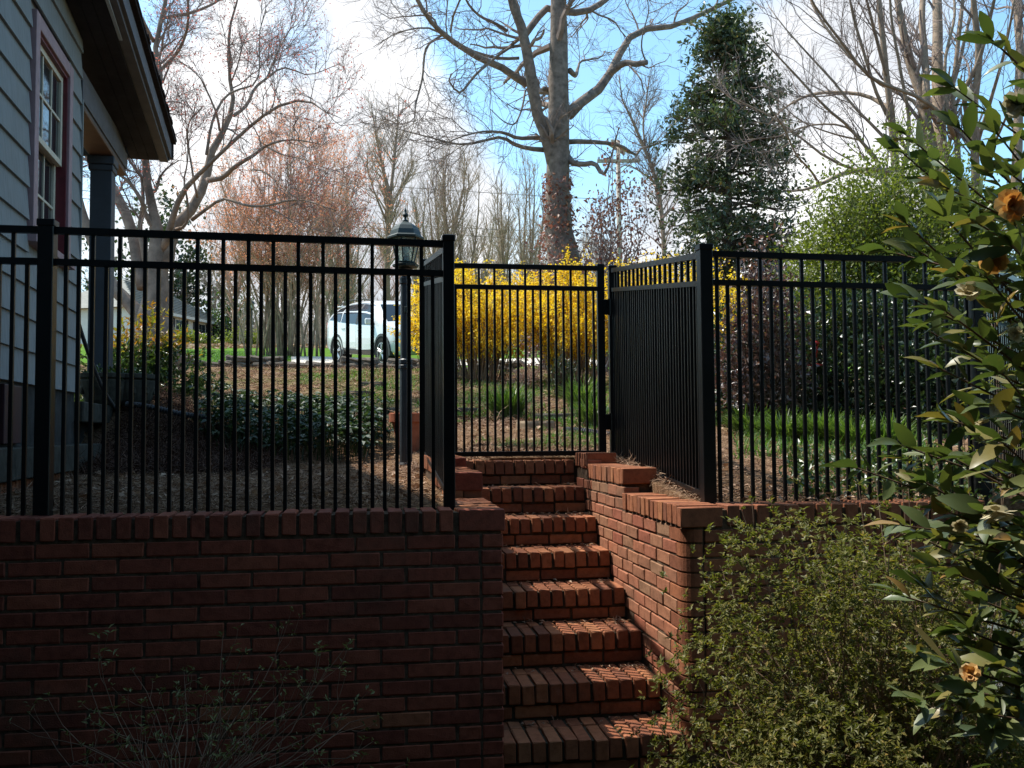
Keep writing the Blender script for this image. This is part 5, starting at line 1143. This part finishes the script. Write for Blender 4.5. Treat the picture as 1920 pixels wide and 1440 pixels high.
def forsythia(px, Z, rx, h, label, seed, nst=150, nfl=5600):
    g = np.random.default_rng(seed); b = base(px, Z); t = thing('forsythia_bush', label, 'bush', tuple(b), group='yellow forsythia bushes')
    a = g.uniform(0, 6.28, nst); r = rx * np.sqrt(g.random(nst)); hh = h * g.uniform(.55, 1.05, nst) * np.sqrt(np.maximum(.15, 1 - (r / rx) ** 2 * .55)); s0 = np.stack([.35 * r * np.cos(a), .35 * r * np.sin(a), np.full(nst, -.05)], 1)
    u = np.stack([np.cos(a), np.sin(a), 0 * a], 1) * r[:, None]
    Q = np.stack([s0, s0 + u * .12 + np.stack([0 * a, 0 * a, hh * .4], 1), s0 + u * .35 + np.stack([0 * a, 0 * a, hh * .78], 1), s0 + u * .62 + np.stack([0 * a, 0 * a, hh], 1), s0 + u * .95 + np.stack([0 * a, 0 * a, hh * g.uniform(.72, 1.05, nst)], 1)], 1) + g.normal(0, .04, (nst, 5, 3))
    Q = np.array([resample(np.concatenate([q, np.zeros((5, 1))], 1), 10)[:, :3] for q in Q]); mb = MB(); Rr = np.tile(np.linspace(.008, .003, 10)[None], (nst, 1)); mb.tubes(Q, Rr, 4)
    q2, r2 = grow(Q, Rr, nst * 6, (.2, .6), (15, 45), 5, .6, .003, .12, .12, .22, g=g); mb.tubes(q2, r2, 3); mb.build('stem', M['stem_pale'], t, kind='stuff')
    i = g.integers(0, len(q2), nfl); k = g.integers(0, 5, nfl); f = g.random((nfl, 1)); pos = q2[i, k] * (1 - f) + q2[i, k + 1] * f + g.normal(0, .04, (nfl, 3))
    keep = pos[:, 2] > .20 * h * g.uniform(.3, 1.5, nfl); pos = pos[keep]; n = len(pos)
    m = MB(); leaves(m, pos, g.normal(0, 1, (n, 3)) + [0, 0, -.2], g.uniform(.035, .06, n), g.uniform(.022, .04, n), 'fold', g); m.build('blossom', M['yellow'], t, kind='stuff')
forsythia(905, 15.6, 1.15, 1.95, 'yellow forsythia bush in full bloom left of centre behind the gate', 201, 130, 24000)
forsythia(1075, 15.2, 1.0, 1.95, 'yellow forsythia bush in bloom behind the hinge side of the gate', 202, 115, 21000)
forsythia(1235, 14.2, 1.15, 2.12, 'yellow forsythia bush showing above the slatted panel right of the gate', 203, 150, 15000)
forsythia(1385, 12.6, .6, 1.95, 'small sparse yellow forsythia behind the purple-leaf shrub', 204, 60, 3200)
forsythia(806, 17.6, .40, 1.75, 'narrow yellow forsythia between the lamp post and the white car', 205, 80, 7000)

def blades(name, label, cat, px, Z, r, h, n, mat, seed, w=.014, group=None):
    g = np.random.default_rng(seed); b = base(px, Z); t = thing(name, label, cat, tuple(b), group=group); a = g.uniform(0, 6.28, n); rr = r * .5 * np.sqrt(g.random(n)); p0 = np.stack([rr * np.cos(a), rr * np.sin(a), np.full(n, -.02)], 1)
    lean = g.uniform(.2, 1.35, n); a2 = a + g.normal(0, .5, n); d = np.stack([np.cos(a2), np.sin(a2)], 1); hh = h * g.uniform(.6, 1.1, n); V = []; ts = np.linspace(0, 1, 5)
    sd = np.stack([-d[:, 1], d[:, 0], 0 * a], 1)
    for t_ in ts:
        c = p0 + np.concatenate([d * (lean * r * .9 * t_ ** 1.8)[:, None], (hh * (t_ * 1.15 - .35 * lean * t_ ** 3))[:, None]], 1); wd = w * (1 - .85 * t_ ** 2); V += [c - sd * wd / 2, c + sd * wd / 2]
    V = np.stack(V, 1); F = np.array([[2 * i, 2 * i + 1, 2 * i + 3, 2 * i + 2] for i in range(4)]); FF = (F[None] + (np.arange(n) * 10)[:, None, None]).reshape(-1, 4)
    link('leaf_blade', make_mesh('leaf_blade', V.reshape(-1, 3), FF), M[mat], t, 'stuff')
for k, a in enumerate((('dense clump of green daylily blades in the middle of the gate opening', 952, 10.8, .34, .42, 420), ('clump of green daylily blades at the hinge side of the gate, farther back', 1092, 11.6, .34, .42, 380), ('bright green daylily clump low beside the gate hinge post', 1112, 9.7, .26, .38, 260), ('tall strap-leaf clump behind the first pickets of the right fence', 1405, 8.6, .3, .29, 260), ('strap-leaf clump in the grass row behind the right fence', 1470, 8.0, .3, .29, 300), ('strap-leaf clump below the bird feeder', 1535, 7.9, .3, .31, 300), ('strap-leaf clump in the row before the camellia', 1600, 7.6, .28, .29, 260), ('right-hand strap-leaf clump of the row, by the camellia branch', 1665, 7.5, .25, .3, 200))):
    blades('daylily_clump', a[0], 'plant', a[1], a[2], a[3], a[4], a[5], 'lily', 300 + k, group='daylily clumps')

# ground cover, straw, grass, litter (nobody could count them)
def covers():
    g = np.random.default_rng(55)
    n = 900; px = g.uniform(365, 735, n); Z = g.uniform(7.9, 10.3, n); ok = (np.abs(px - 550) / 195) ** 2 + ((Z - 9) / 1.35) ** 2 < g.uniform(.6, 1.1, n); px, Z = px[ok], Z[ok]; b = np.array([base(a, z) for a, z in zip(px, Z)]); n = len(b)
    hh = g.uniform(.12, .40, n); mb = MB(); c = b + np.stack([g.normal(0, .04, n), g.normal(0, .04, n), hh], 1); mb.tubes(np.stack([b, (b + c) / 2 + g.normal(0, .01, (n, 3)), c], 1), np.full((n, 3), .0035), 3); mb.build('undergrowth', M['pieris'], None, kind='stuff')
    k = 6; pos = np.repeat(c, k, 0); a = np.tile(np.arange(k) * 2 * np.pi / k, n) + np.repeat(g.uniform(0, 6, n), k); d = np.stack([np.cos(a), np.sin(a), g.uniform(-.45, .15, n * k)], 1); m = MB(); leaves(m, pos, d, g.uniform(.05, .10, n * k), g.uniform(.035, .06, n * k), 'fold', g, roll=np.tile([[0, 0, 1.]], (n * k, 1)) + g.normal(0, .25, (n * k, 3))); m.build('ground_cover', M['hellebore'], None, kind='stuff')
    # low leafy weeds along the right wall
    n = 900; px = g.uniform(1480, 1860, n); Z = g.uniform(4.7, 6.6, n); b = np.array([base(a, z) for a, z in zip(px, Z)]); k = 3; pos = np.repeat(b, k, 0) + np.abs(g.normal(0, 1, (n * k, 3))) * [.0, .0, .05] + g.normal(0, .03, (n * k, 3)) * [1, 1, 0]; m = MB(); leaves(m, pos, g.normal(0, .8, pos.shape) + [0, 0, .5], g.uniform(.03, .06, n * k), .025, 'fold', g); m.build('weeds', M['pieris'], None, kind='stuff')
    # pine straw needles, close range
    n = 30000; x = g.uniform(-2.1, 3.4, n); y = 4.33 + 6.2 * g.random(n) ** 1.4; ok = ~((x > .36) & (x < 1.62) & (y < 6.62)) & ~((x > 1.6) & (y < 4.45)); x, y = x[ok], y[ok]; n = len(x); z = TZ(x, y) + g.uniform(.002, .022, n)
    p = np.stack([x, y, z], 1); d = g.normal(0, 1, (n, 3)) * [1, 1, .22]; m = MB(); leaves(m, p, d, g.uniform(.06, .16, n), g.uniform(.0022, .0042, n), 'blade', g); m.build('pine_straw', M['straw'], None, kind='stuff')
    # straw heaped below the porch
    n = 16000; x = g.uniform(-2.2, -.75, n); y = g.uniform(7.1, 9.6, n); p = np.stack([x, y, TZ(x, y) + g.uniform(0, .07, n)], 1); m = MB(); leaves(m, p, g.normal(0, 1, (n, 3)) * [1, 1, .6] + [0, -.1, -.1], g.uniform(.1, .22, n), g.uniform(.0035, .006, n), 'blade', g); m.build('pine_straw', M['dark_straw'], None, kind='stuff')
    n = 5000; x = g.uniform(.3, 1.75, n); y = g.uniform(6.61, 7.6, n); m = MB(); leaves(m, np.stack([x, y, TZ(x, y) + g.uniform(.003, .02, n)], 1), g.normal(0, 1, (n, 3)) * [1, 1, .35], g.uniform(.04, .12, n), g.uniform(.003, .007, n), 'blade', g); n = 1000; x = g.uniform(1.63, 1.74, n); y = g.uniform(4.5, 6.5, n); leaves(m, np.stack([x, y, TZ(x, y) + g.uniform(.003, .03, n)], 1), g.normal(0, 1, (n, 3)) * [1, 1, .35], g.uniform(.04, .10, n), g.uniform(.003, .007, n), 'blade', g); m.build('pine_straw', M['straw'], None, kind='stuff')
    n = 420; px = g.uniform(80, 1880, n); Z = 4.7 + 13 * g.random(n) ** 1.4; p = np.array([base(a, b_) for a, b_ in zip(px, Z)]) + [0, 0, .022]; ok = ~((p[:, 0] > .36) & (p[:, 0] < 1.66) & (p[:, 1] < 6.66)); p = p[ok]; n = len(p); d = norm(g.normal(0, 1, (n, 3)) * [1, 1, .08]) * g.uniform(.06, .28, (n, 1)); q = p + d; q[:, 2] = TZ(q[:, 0], q[:, 1]) + .02
    mb = MB(); mb.tubes(np.stack([p, (p + q) / 2 + g.normal(0, .012, (n, 3)), q], 1), np.stack([g.uniform(.002, .005, n)] * 3, 1) * [1, .8, .5], 4); mb.build('twigs', M['stem_dark'], None, kind='stuff')
    # coarser straw farther up the slope
    n = 16000; px = g.uniform(120, 1150, n); Z = g.uniform(9.5, 20, n); p = np.array([base(a, b_) for a, b_ in zip(px, Z)]) + [0, 0, .015]; m = MB(); leaves(m, p, g.normal(0, 1, (n, 3)) * [1, 1, .3], g.uniform(.10, .26, n), g.uniform(.006, .012, n), 'blade', g); m.build('pine_straw', M['straw'], None, kind='stuff')
    # dead leaves
    n = 3400; px = g.uniform(60, 1880, n); Z = 4.6 + 15 * g.random(n) ** 1.3; p = np.array([base(a, b_) for a, b_ in zip(px, Z)]) + [0, 0, .02]; ok = ~((p[:, 0] > .36) & (p[:, 0] < 1.66) & (p[:, 1] < 6.66)); p = p[ok]; n = len(p); m = MB(); leaves(m, p, g.normal(0, 1, (n, 3)) * [1, 1, .4], g.uniform(.03, .075, n), g.uniform(.02, .05, n), 'fold', g); m.build('fallen_leaves', M['litter'], None, kind='stuff')
    n = 5200; px = g.uniform(300, 900, n); Z = g.uniform(48, 60, n); p = np.array([base(a, b_) for a, b_ in zip(px, Z)]) + [0, 0, .05]; m = MB(); leaves(m, p, g.normal(0, 1, (n, 3)) * [1, 1, .5], g.uniform(.12, .25, n), g.uniform(.1, .2, n), 'fold', g); m.build('fallen_leaves', M['litter'], None, kind='stuff')
    # grass: lawn blades and tufts
    def grass(n, pxr, Zr, h, w, dens=None):
        px = g.uniform(*pxr, n); Z = g.uniform(*Zr, n); p = np.array([base(a, b_) for a, b_ in zip(px, Z)])
        if dens is not None: ok = dens(p); p = p[ok]
        m = MB(); leaves(m, p, g.normal(0, .35, p.shape) + [0, 0, 1], g.uniform(.6, 1.3, len(p)) * h, w, 'blade', g); m.build('grass', M['grass'], None, kind='stuff')
    grass(12000, (330, 545), (21.6, 40), .07, .02); grass(1500, (545, 640), (21.6, 23.4), .07, .02)
    pat = lambda p: wav(p[:, 0] * 1.1, p[:, 1] * .8) + .35 * wav(p[:, 0] * 4, p[:, 1] * 4) > .12
    grass(20000, (560, 1180), (9.5, 18.5), .07, .009, pat); grass(9000, (860, 1130), (7.2, 10.5), .05, .006, pat); grass(2200, (1380, 1750), (6.6, 9.5), .10, .008)
    n = 260; x = g.uniform(1.2, 1.9, n); y = g.uniform(3.6, 4.1, n); m = MB(); leaves(m, np.stack([x, y, np.full(n, LOW)], 1), g.normal(0, .5, (n, 3)) + [0, 0, 1], g.uniform(.06, .16, n), .006, 'blade', g); m.build('grass', M['straw'], None, kind='stuff')
    # litter caught on the treads and caps
    n = 520; i = g.integers(0, 9, n); x = g.uniform(XL + .05, XR - .03, n) ; x = np.where(g.random(n) < .4, XR - .02 - np.abs(g.normal(0, .08, n)), x); y = Y8 - (7 - i) * TREAD + .30 - np.abs(g.normal(0, .05, n)); z = -(7 - i) * RISE + .004
    sel = i < 8; p = np.stack([x, y, z], 1)[sel]; m = MB(); leaves(m, p, g.normal(0, 1, p.shape) * [1, 1, .25], g.uniform(.015, .05, len(p)), g.uniform(.004, .014, len(p)), 'fold', g); m.build('fallen_leaves', M['litter'], None, kind='stuff')
covers()

# ------------------------------------------------------------------ azaleas and camellia close to the camera
def azalea():
    g = np.random.default_rng(71); C = np.array([1.93, 3.35, LOW]); t = thing('azalea_bush', 'broad twiggy green azalea bush covering the foot of the right brick wall', 'bush', tuple(C))
    nc = 13000; u = norm(g.normal(0, 1, (nc, 3))); u[:, 2] = np.abs(u[:, 2]); r = g.random(nc) ** .38 * (1 + .16 * np.sin(4 * u[:, 0] + 1) * np.cos(5 * u[:, 1] + 3 * u[:, 2]) + g.normal(0, .05, nc)); c = u * r[:, None] * [.88, .64, 1.27]
    c = c[(c[:, 2] > .03) & (c[:, 1] + C[1] < YRW - .03)]; c = c[np.sin(8 * c[:, 0] + 1) * np.sin(7 * c[:, 2] + 2) + .8 * np.sin(6 * c[:, 1] + 9 * c[:, 0] + 5 * c[:, 2]) + g.normal(0, .35, len(c)) > -.72]; 
    ex = np.array([[-.72, .1, .35], [-.78, .12, .5], [-.60, .2, .98], [-.52, .25, 1.14], [-.66, .0, .8], [-.42, .2, 1.2], [.2, .3, 1.28], [-.3, .25, 1.2]]); c = np.concatenate([c] + [e + g.normal(0, .035, (7, 3)) for e in ex]); nc = len(c)
    # stems
    st = g.choice(nc, 420, False); e = c[st]; s0 = np.stack([g.normal(0, .10, 420), g.normal(0, .08, 420), np.full(420, -.03)], 1); m1 = s0 * .6 + e * .4 + g.normal(0, .05, e.shape) + [0, 0, .05]; m2 = s0 * .22 + e * .78 + g.normal(0, .035, e.shape) + [0, 0, .03]
    Q = np.stack([s0, (s0 + m1) / 2, m1, (m1 + m2) / 2 + g.normal(0, .012, e.shape), m2, e], 1); mb = MB(); mb.tubes(Q, np.tile(np.linspace(.0055, .0014, 6)[None], (420, 1)), 4)
    q2, r2 = grow(Q, np.full(Q.shape[:2], .003), 1500, (.08, .28), (20, 55), 4, .6, .0010, .15, .18, .35, g=g); mb.tubes(q2, r2, 3); mb.build('stem', M['stem_pale'], t, kind='stuff')
    k = 7; ax = norm(u_ := norm(c) * .6 + g.normal(0, .35, c.shape) + [0, 0, .5]); n = nc * k; A = np.repeat(ax, k, 0); pos = np.repeat(c, k, 0); rnd = norm(np.cross(A, g.normal(0, 1, (n, 3)))); d = norm(A * g.uniform(.15, .9, (n, 1)) + rnd); pos = pos + A * g.uniform(-.012, .008, (n, 1))
    m = MB(); leaves(m, pos, d, g.uniform(.015, .030, n), g.uniform(.0075, .012, n), 'fold', g, roll=A + g.normal(0, .3, (n, 3))); m.build('foliage', M['azalea'], t, kind='stuff')
azalea()
def sparse_azalea(name, label, bx, by, targets, seed, spread=.06, per=6, mat='azalea', sr=.003, stem='stem_dark', low=.30):
    g = np.random.default_rng(seed); C = np.array([bx, by, LOW]); t = thing(name, label, 'bush', tuple(C)); L = []; tips = []
    for (px, py, Z) in targets:
        e = at(px, py, Z) - C; s0 = np.array([g.normal(0, .05), g.normal(0, .04), -.02]); zb = low * e[2] if low > .2 else .34; h = np.array([e[0] * .5, e[1] * .55, zb + .26 * (e[2] - zb) if low < .2 else zb]) + g.normal(0, .03, 3); h2 = np.array([e[0] * .84, e[1] * .87, zb + .66 * (e[2] - zb) if low < .2 else e[2] * .64]) + g.normal(0, .025, 3)
        L.append(resample([[*s0, sr * 1.3]] + ([[e[0] * .10, e[1] * .15, .30, sr * 1.2]] if low < .2 else []) + [[*h, sr], [*h2, sr * .75], [*e, sr * .5]], 10))
    A = np.array(L); P, Rr = A[..., :3], A[..., 3]; mb = MB(); mb.tubes(P, Rr, 5); q2, r2 = grow(P, Rr, len(targets) * 3, (.10, .34), (25, 65), 5, .65, .0013, .22, .14, .4, g=g); mb.tubes(q2, r2, 4); mb.build('stem', M[stem], t, kind='stuff')
    tip = np.concatenate([P[:, -1], q2[:, -1], q2[:, 3][::2], P[:, 7][::3]]); dr = np.concatenate([P[:, -1] - P[:, -2], q2[:, -1] - q2[:, -2], q2[:, 3][::2] - q2[:, 2][::2], (P[:, 7] - P[:, 6])[::3]]); k = per; n = len(tip) * k; Ax = np.repeat(norm(norm(dr) + [0, 0, .4]), k, 0); pos = np.repeat(tip, k, 0) + g.normal(0, .006, (n, 3)); rnd = norm(np.cross(Ax, g.normal(0, 1, (n, 3)))); d = norm(Ax * g.uniform(.2, .9, (n, 1)) + rnd)
    m = MB(); leaves(m, pos, d, g.uniform(.014, .032, n), g.uniform(.006, .010, n), 'fold', g, roll=Ax + g.normal(0, .3, (n, 3))); m.build('foliage', M[mat], t, kind='stuff')
TG = [(1060 / 2, 940 + 460 / 2), (603, 1170), (345, 1212), (187, 1215), (248, 1212), (456, 1180), (418, 1182), (490, 1210), (538, 1208), (652, 1198), (618, 1200), (690, 1252), (650, 1252), (710, 1295), (682, 1315), (170, 1282), (55, 1292), (20, 1310), (90, 1300), (340, 1265), (250, 1305), (330, 1290), (410, 1285), (440, 1260), (520, 1270), (570, 1258), (590, 1285), (400, 1320), (300, 1340), (760, 1388), (700, 1380), (620, 1390), (560, 1350), (510, 1350), (450, 1350), (190, 1380), (260, 1400), (130, 1330), (380, 1390), (660, 1405), (530, 1400), (480, 1300), (225, 1330), (300, 1250)]
gz = np.random.default_rng(4)
sparse_azalea('azalea_bush', 'sparse thin-stemmed azalea in deep shade before the long brick wall', -.62, 3.35, [(x, y + (45 if k % 3 else 10), gz.uniform(2.95, 3.75)) for k, (x, y) in enumerate(TG)], 91, mat='azalea_pale', sr=.0023, stem='stem_light', low=.14, per=4)
sparse_azalea('azalea_shoots', 'upright reddish young shoots between the azalea and the camellia', 2.05, 3.1, [(1862, 560, 3.3), (1868, 700, 3.2), (1855, 850, 3.2), (1800, 760, 3.4), (1640, 880, 3.7), (1690, 900, 3.6), (1610, 910, 3.8), (1390, 955, 3.75), (1700, 860, 3.5), (1380, 1010, 3.6), (1745, 930, 3.4)], 92, sr=.0026, stem='stem_pale')

def camellia():
    g = np.random.default_rng(33); C = np.array([2.02, 2.05, LOW]); t = thing('camellia_bush', 'large-leaved camellia with fading cream blossoms close on the right', 'bush', tuple(C))
    def lm(seed, L=1.0, W=.40, curl=.12):
        gg = np.random.default_rng(seed); cup = gg.uniform(.1, .5); ts = np.array([0, .08, .25, .5, .75, .92, 1.0]); w = np.array([.03, .18, .40, .5, .36, .14, .0]) * W; V = []
        for tt, ww in zip(ts, w):
            z = -curl * tt ** 2; bx = .10 * (seed % 3 - 1) * tt ** 2; V += [(-ww + bx, tt * L, z + cup * ww + gg.normal(0, .012)), (bx, tt * L, z), (ww + bx, tt * L, z + cup * ww + gg.normal(0, .012))]
        F = []
        for i in range(6):
            for j in range(2): F.append([3 * i + j, 3 * i + j + 1, 3 * i + j + 4, 3 * i + j + 3])
        me = make_mesh('leaf', V, F, smooth=True); me.materials.append(M['camellia_leaf']); return me, np.array(V), np.array(F)
    # same colours as the joined leaves, picked per object instead of per island
    m, nt, b = mat_new('camellia_leaf'); oi = nt.nodes.new('ShaderNodeObjectInfo'); c = ramp(nt, oi.outputs['Random'], [(0, (.058, .080, .030)), (.45, (.09, .115, .042)), (.78, (.135, .15, .052)), (.92, (.20, .165, .055)), (1, (.27, .155, .05))])
    nb = noise(nt, 55, 5, .7, vec=geo_pos(nt)); c = mix(nt, ramp(nt, nb, [(.58, (0, 0, 0)), (.72, (.55, .55, .55))]), c, (.16, .12, .04)); nt.links.new(c, b.inputs['Base Color']); nt.links.new(ramp(nt, nb, [(.3, (.28,) * 3), (.7, (.5,) * 3)]), b.inputs['Roughness']); b.inputs['Specular IOR Level'].default_value = .33; tr = nt.nodes.new('ShaderNodeBsdfTranslucent'); nt.links.new(mix(nt, 1.0, c, (1.3, 1.5, .6), 'MULTIPLY'), tr.inputs[0]); ms = nt.nodes.new('ShaderNodeMixShader'); ms.inputs[0].default_value = .22
    nt.links.new(b.outputs[0], ms.inputs[1]); nt.links.new(tr.outputs[0], ms.inputs[2]); nt.links.new(ms.outputs[0], nt.nodes['Material Output'].inputs[0]); M['camellia_leaf'] = m
    LM = [lm(k, 1.0, W, cu) for k, (W, cu) in enumerate(((.36, .10), (.42, .22), (.33, -.04), (.44, .34), (.38, .18), (.30, .28)))]
    # branches: from the shrub's core to tips at the left and through the mass
    tips = [(1608, 878, 2.25), (1690, 835, 2.3), (1735, 905, 2.2), (1700, 1120, 2.15), (1690, 985, 2.3), (1740, 1225, 2.1), (1760, 1010, 2.2), (1800, 1310, 2.0), (1700, 420, 2.35), (1712, 560, 2.3), (1720, 470, 2.5), (1775, 585, 2.1), (1690, 285, 2.5), (1700, 255, 2.6), (1790, 165, 2.4), (1760, 345, 2.3), (1800, 240, 2.3), (1860, 75, 2.3), (1810, 660, 2.1), (1770, 405, 2.2), (1835, 420, 2.0), (1850, 520, 2.0), (1880, 700, 1.95), (1830, 860, 2.05), (1850, 960, 2.0), (1800, 1080, 2.1), (1850, 1130, 2.0), (1880, 1250, 1.95), (1840, 1210, 2.1), (1895, 460, 1.95), (1900, 330, 2.1), (1870, 250, 2.3), (1900, 1010, 1.9), (1880, 830, 1.95), (1780, 960, 2.2), (1825, 1010, 2.15), (1790, 790, 2.3), (1900, 600, 2.2), (1860, 330, 2.25), (1740, 620, 2.4), (1905, 890, 2.2), (1890, 1370, 2.0), (1740, 905, 2.3), (1790, 860, 2.2), (1760, 1060, 2.15), (1730, 1010, 2.35), (1830, 1300, 1.95), (1770, 1240, 2.05), (1860, 1340, 1.95), (1810, 1180, 2.1), (1855, 760, 2.0), (1790, 520, 2.2), (1760, 690, 2.25), (1660, 470, 2.6), (1940, 230, 2.1), (1940, 520, 2.0), (1950, 760, 2.0), (1950, 1000, 2.0), (1950, 1200, 2.0)]
    L = []
    for k, q in enumerate(tips):
        e = at(*q) - C; zc = e[2] * g.uniform(.72, .92); s0 = np.array([g.normal(0, .08), g.normal(0, .08), -.02]); core = np.array([g.normal(.05, .10), g.normal(0, .10), max(.15, zc - .12)]); mid = core * .5 + e * .5 + [0, 0, g.uniform(.0, .06)]
        L.append(resample([[*s0, .011], [*(core * [.6, .6, .5]), .009], [*core, .006], [*mid, .0042], [*e, .002]], 16))
    A = np.array(L); P, Rr = A[..., :3], A[..., 3]; mb = MB(); mb.tubes(P, Rr, 6)
    q2, r2 = grow(P, Rr, 52, (.15, .38), (25, 60), 7, .6, .0016, .06, .12, .58, g=g); mb.tubes(q2, r2, 5); mb.build('branch', M['stem_dark'], t, kind='stuff', smooth=True)
    pos = []; dirs = []
    for Q, f0 in ((P, .60), (q2, .15)):
        for q in Q:
            n = len(q); ln = np.linalg.norm(np.diff(q, axis=0), axis=1).sum(); k = max(3, int(ln * (1 - f0) / .025)); side = g.uniform(0, 6.28)
            for j in range(k):
                f = (f0 + (1 - f0) * (j + .6) / k) * (n - 1); i = min(int(f), n - 2); p = q[i] * (1 - f + i) + q[i + 1] * (f - i); tan = norm((q[i + 1] - q[i])[None])[0]; a = side + j * 2.3; s_ = norm(np.cross(tan, [0, 0, 1.])[None])[0]; w_ = np.cross(s_, tan)
                d = tan * g.uniform(.45, .9) + (s_ * math.cos(a) + w_ * .55 * math.sin(a)) * .8 + [0, 0, g.normal(-.05, .18)]
                pos.append(p); dirs.append(d)
            for s in (-1, 0, 1): pos.append(q[-1]); dirs.append(tan + np.cross(tan, [0, 0, 1.]) * s * .6 + [0, 0, g.normal(0, .15)])
    pos = np.array(pos); dirs = norm(np.array(dirs)); n = len(pos)
    # inner fill
    nf = 780; u = norm(g.normal(0, 1, (nf, 3))); fp = u * (g.random(nf) ** .4)[:, None] * [.60, .60, .85] + [.12, .03, .80]; pos = np.concatenate([pos, fp]); dirs = np.concatenate([dirs, norm(u + g.normal(0, .7, (nf, 3)))]); n = len(pos)
    size = g.uniform(.05, .098, n); wp = pos + C; q = (wp - CAM) @ RC.T; sx = 960 + FPX * q[:, 0] / q[:, 1]; sy = 720 - FPX * q[:, 2] / q[:, 1]; inv = (sx > 1560) & (sx < 1925) & (sy > 0) & (sy < 1440)
    order = np.argsort(np.where(inv, -size / q[:, 1] * 1000 + np.where(np.arange(n) >= n - nf, 8, 0), 1e6)); single = set(order[:298].tolist())
    fill = MB()
    for i in range(n):
        y = dirs[i]; ref = np.array([0, 0, 1.0]) + g.normal(0, .45, 3); x = np.cross(y, ref); x /= np.linalg.norm(x); z = np.cross(x, y); s = size[i]; k = i % 6
        if i in single:
            mw = Matrix([[x[0] * s, y[0] * s, z[0] * s, pos[i][0]], [x[1] * s, y[1] * s, z[1] * s, pos[i][1]], [x[2] * s, y[2] * s, z[2] * s, pos[i][2]], [0, 0, 0, 1]]); link('leaf', LM[k][0], None, t, mw=mw)
        else:
            V = LM[k][1] * s; fill.add(pos[i] + V[:, 0:1] * x + V[:, 1:2] * y + V[:, 2:3] * z, LM[k][2])
    fill.build('foliage', M['camellia'], t, smooth=True, kind='stuff')
    for k, (px, py, Z, mat, r) in enumerate(((1897, 385, 1.93, 'petal_brown', .033), (1862, 488, 2.0, 'petal_brown', .032), (1815, 548, 2.05, 'petal_cream', .028), (1868, 958, 1.95, 'petal_cream', .036), (1800, 985, 2.1, 'petal_cream', .018), (1908, 195, 2.1, 'petal_cream', .03), (1905, 625, 2.0, 'petal_cream', .018), (1840, 795, 2.0, 'petal_cream', .016), (1820, 1262, 1.95, 'petal_brown', .02))):
        c0 = at(px, py, Z) - C; ax = norm((-at(px, py, Z) + CAM + g.normal(0, .8, 3) + [0, 0, -.3])[None])[0]; m_ = MB(); nP = 11
        for ring, (cnt, tilt, s) in enumerate(((7, .25, 1.0), (6, .8, .85), (5, 1.6, .6))):
            a = np.arange(cnt) * 6.283 / cnt + g.uniform(0, 6) ; e1 = norm(np.cross(ax, [0.3, .2, 1])[None])[0]; e2 = np.cross(ax, e1); d = norm(np.cos(a)[:, None] * e1 + np.sin(a)[:, None] * e2 + ax * tilt + g.normal(0, .22, (cnt, 3)))
            leaves(m_, np.tile(c0, (cnt, 1)), d, r * s * g.uniform(.9, 1.2, cnt), r * s * .95, 'petal', g, roll=np.tile(ax, (cnt, 1)) + g.normal(0, .2, (cnt, 3)))
        m_.build('blossom', M[mat], t)
camellia()

# evergreens added behind the camera, out of view, to block sky light
for k, (x, y, rx, h, lab) in enumerate(((-.9, -4.6, 2.4, 9.0, 'added unseen evergreen tree shading the lower yard near the clapboard house'), (2.6, -5.0, 2.6, 9.5, 'added unseen evergreen tree shading the foot of the brick stairs'), (6.2, -2.6, 2.4, 8.0, 'added unseen evergreen tree on the lower ground past the camellia'))):
    shrub('evergreen_tree', lab, 'tree', 0, 1, rx, 2.0, h, 260, 13000, .5, .3, 'evergreen', 'bark', seed=400 + k, nst=60, spread=.42, kind='quad', sr=.05, bpos=(x, y, LOW), shell=.4)

# ------------------------------------------------------------------ give every empty that was built in world space a base of its own
def rebase():
    for t in [o for o in COL.objects if o.type == 'EMPTY' and 'category' in o and o.parent is None]:
        if t.location.length > 1e-6: continue
        ch = [c for c in t.children if c.type == 'MESH']
        if not ch: continue
        lo = np.array([1e9] * 3); hi = -lo
        for c in ch:
            me = c.data; co = np.empty(len(me.vertices) * 3, np.float32); me.vertices.foreach_get('co', co); co = co.reshape(-1, 3)
            mm = np.array(c.matrix_basis); w = co @ mm[:3, :3].T + mm[:3, 3]; lo = np.minimum(lo, w.min(0)); hi = np.maximum(hi, w.max(0))
        b = Vector(((lo[0] + hi[0]) / 2, (lo[1] + hi[1]) / 2, lo[2])); t.location = b
        for c in ch: c.location = c.location - b
rebase()
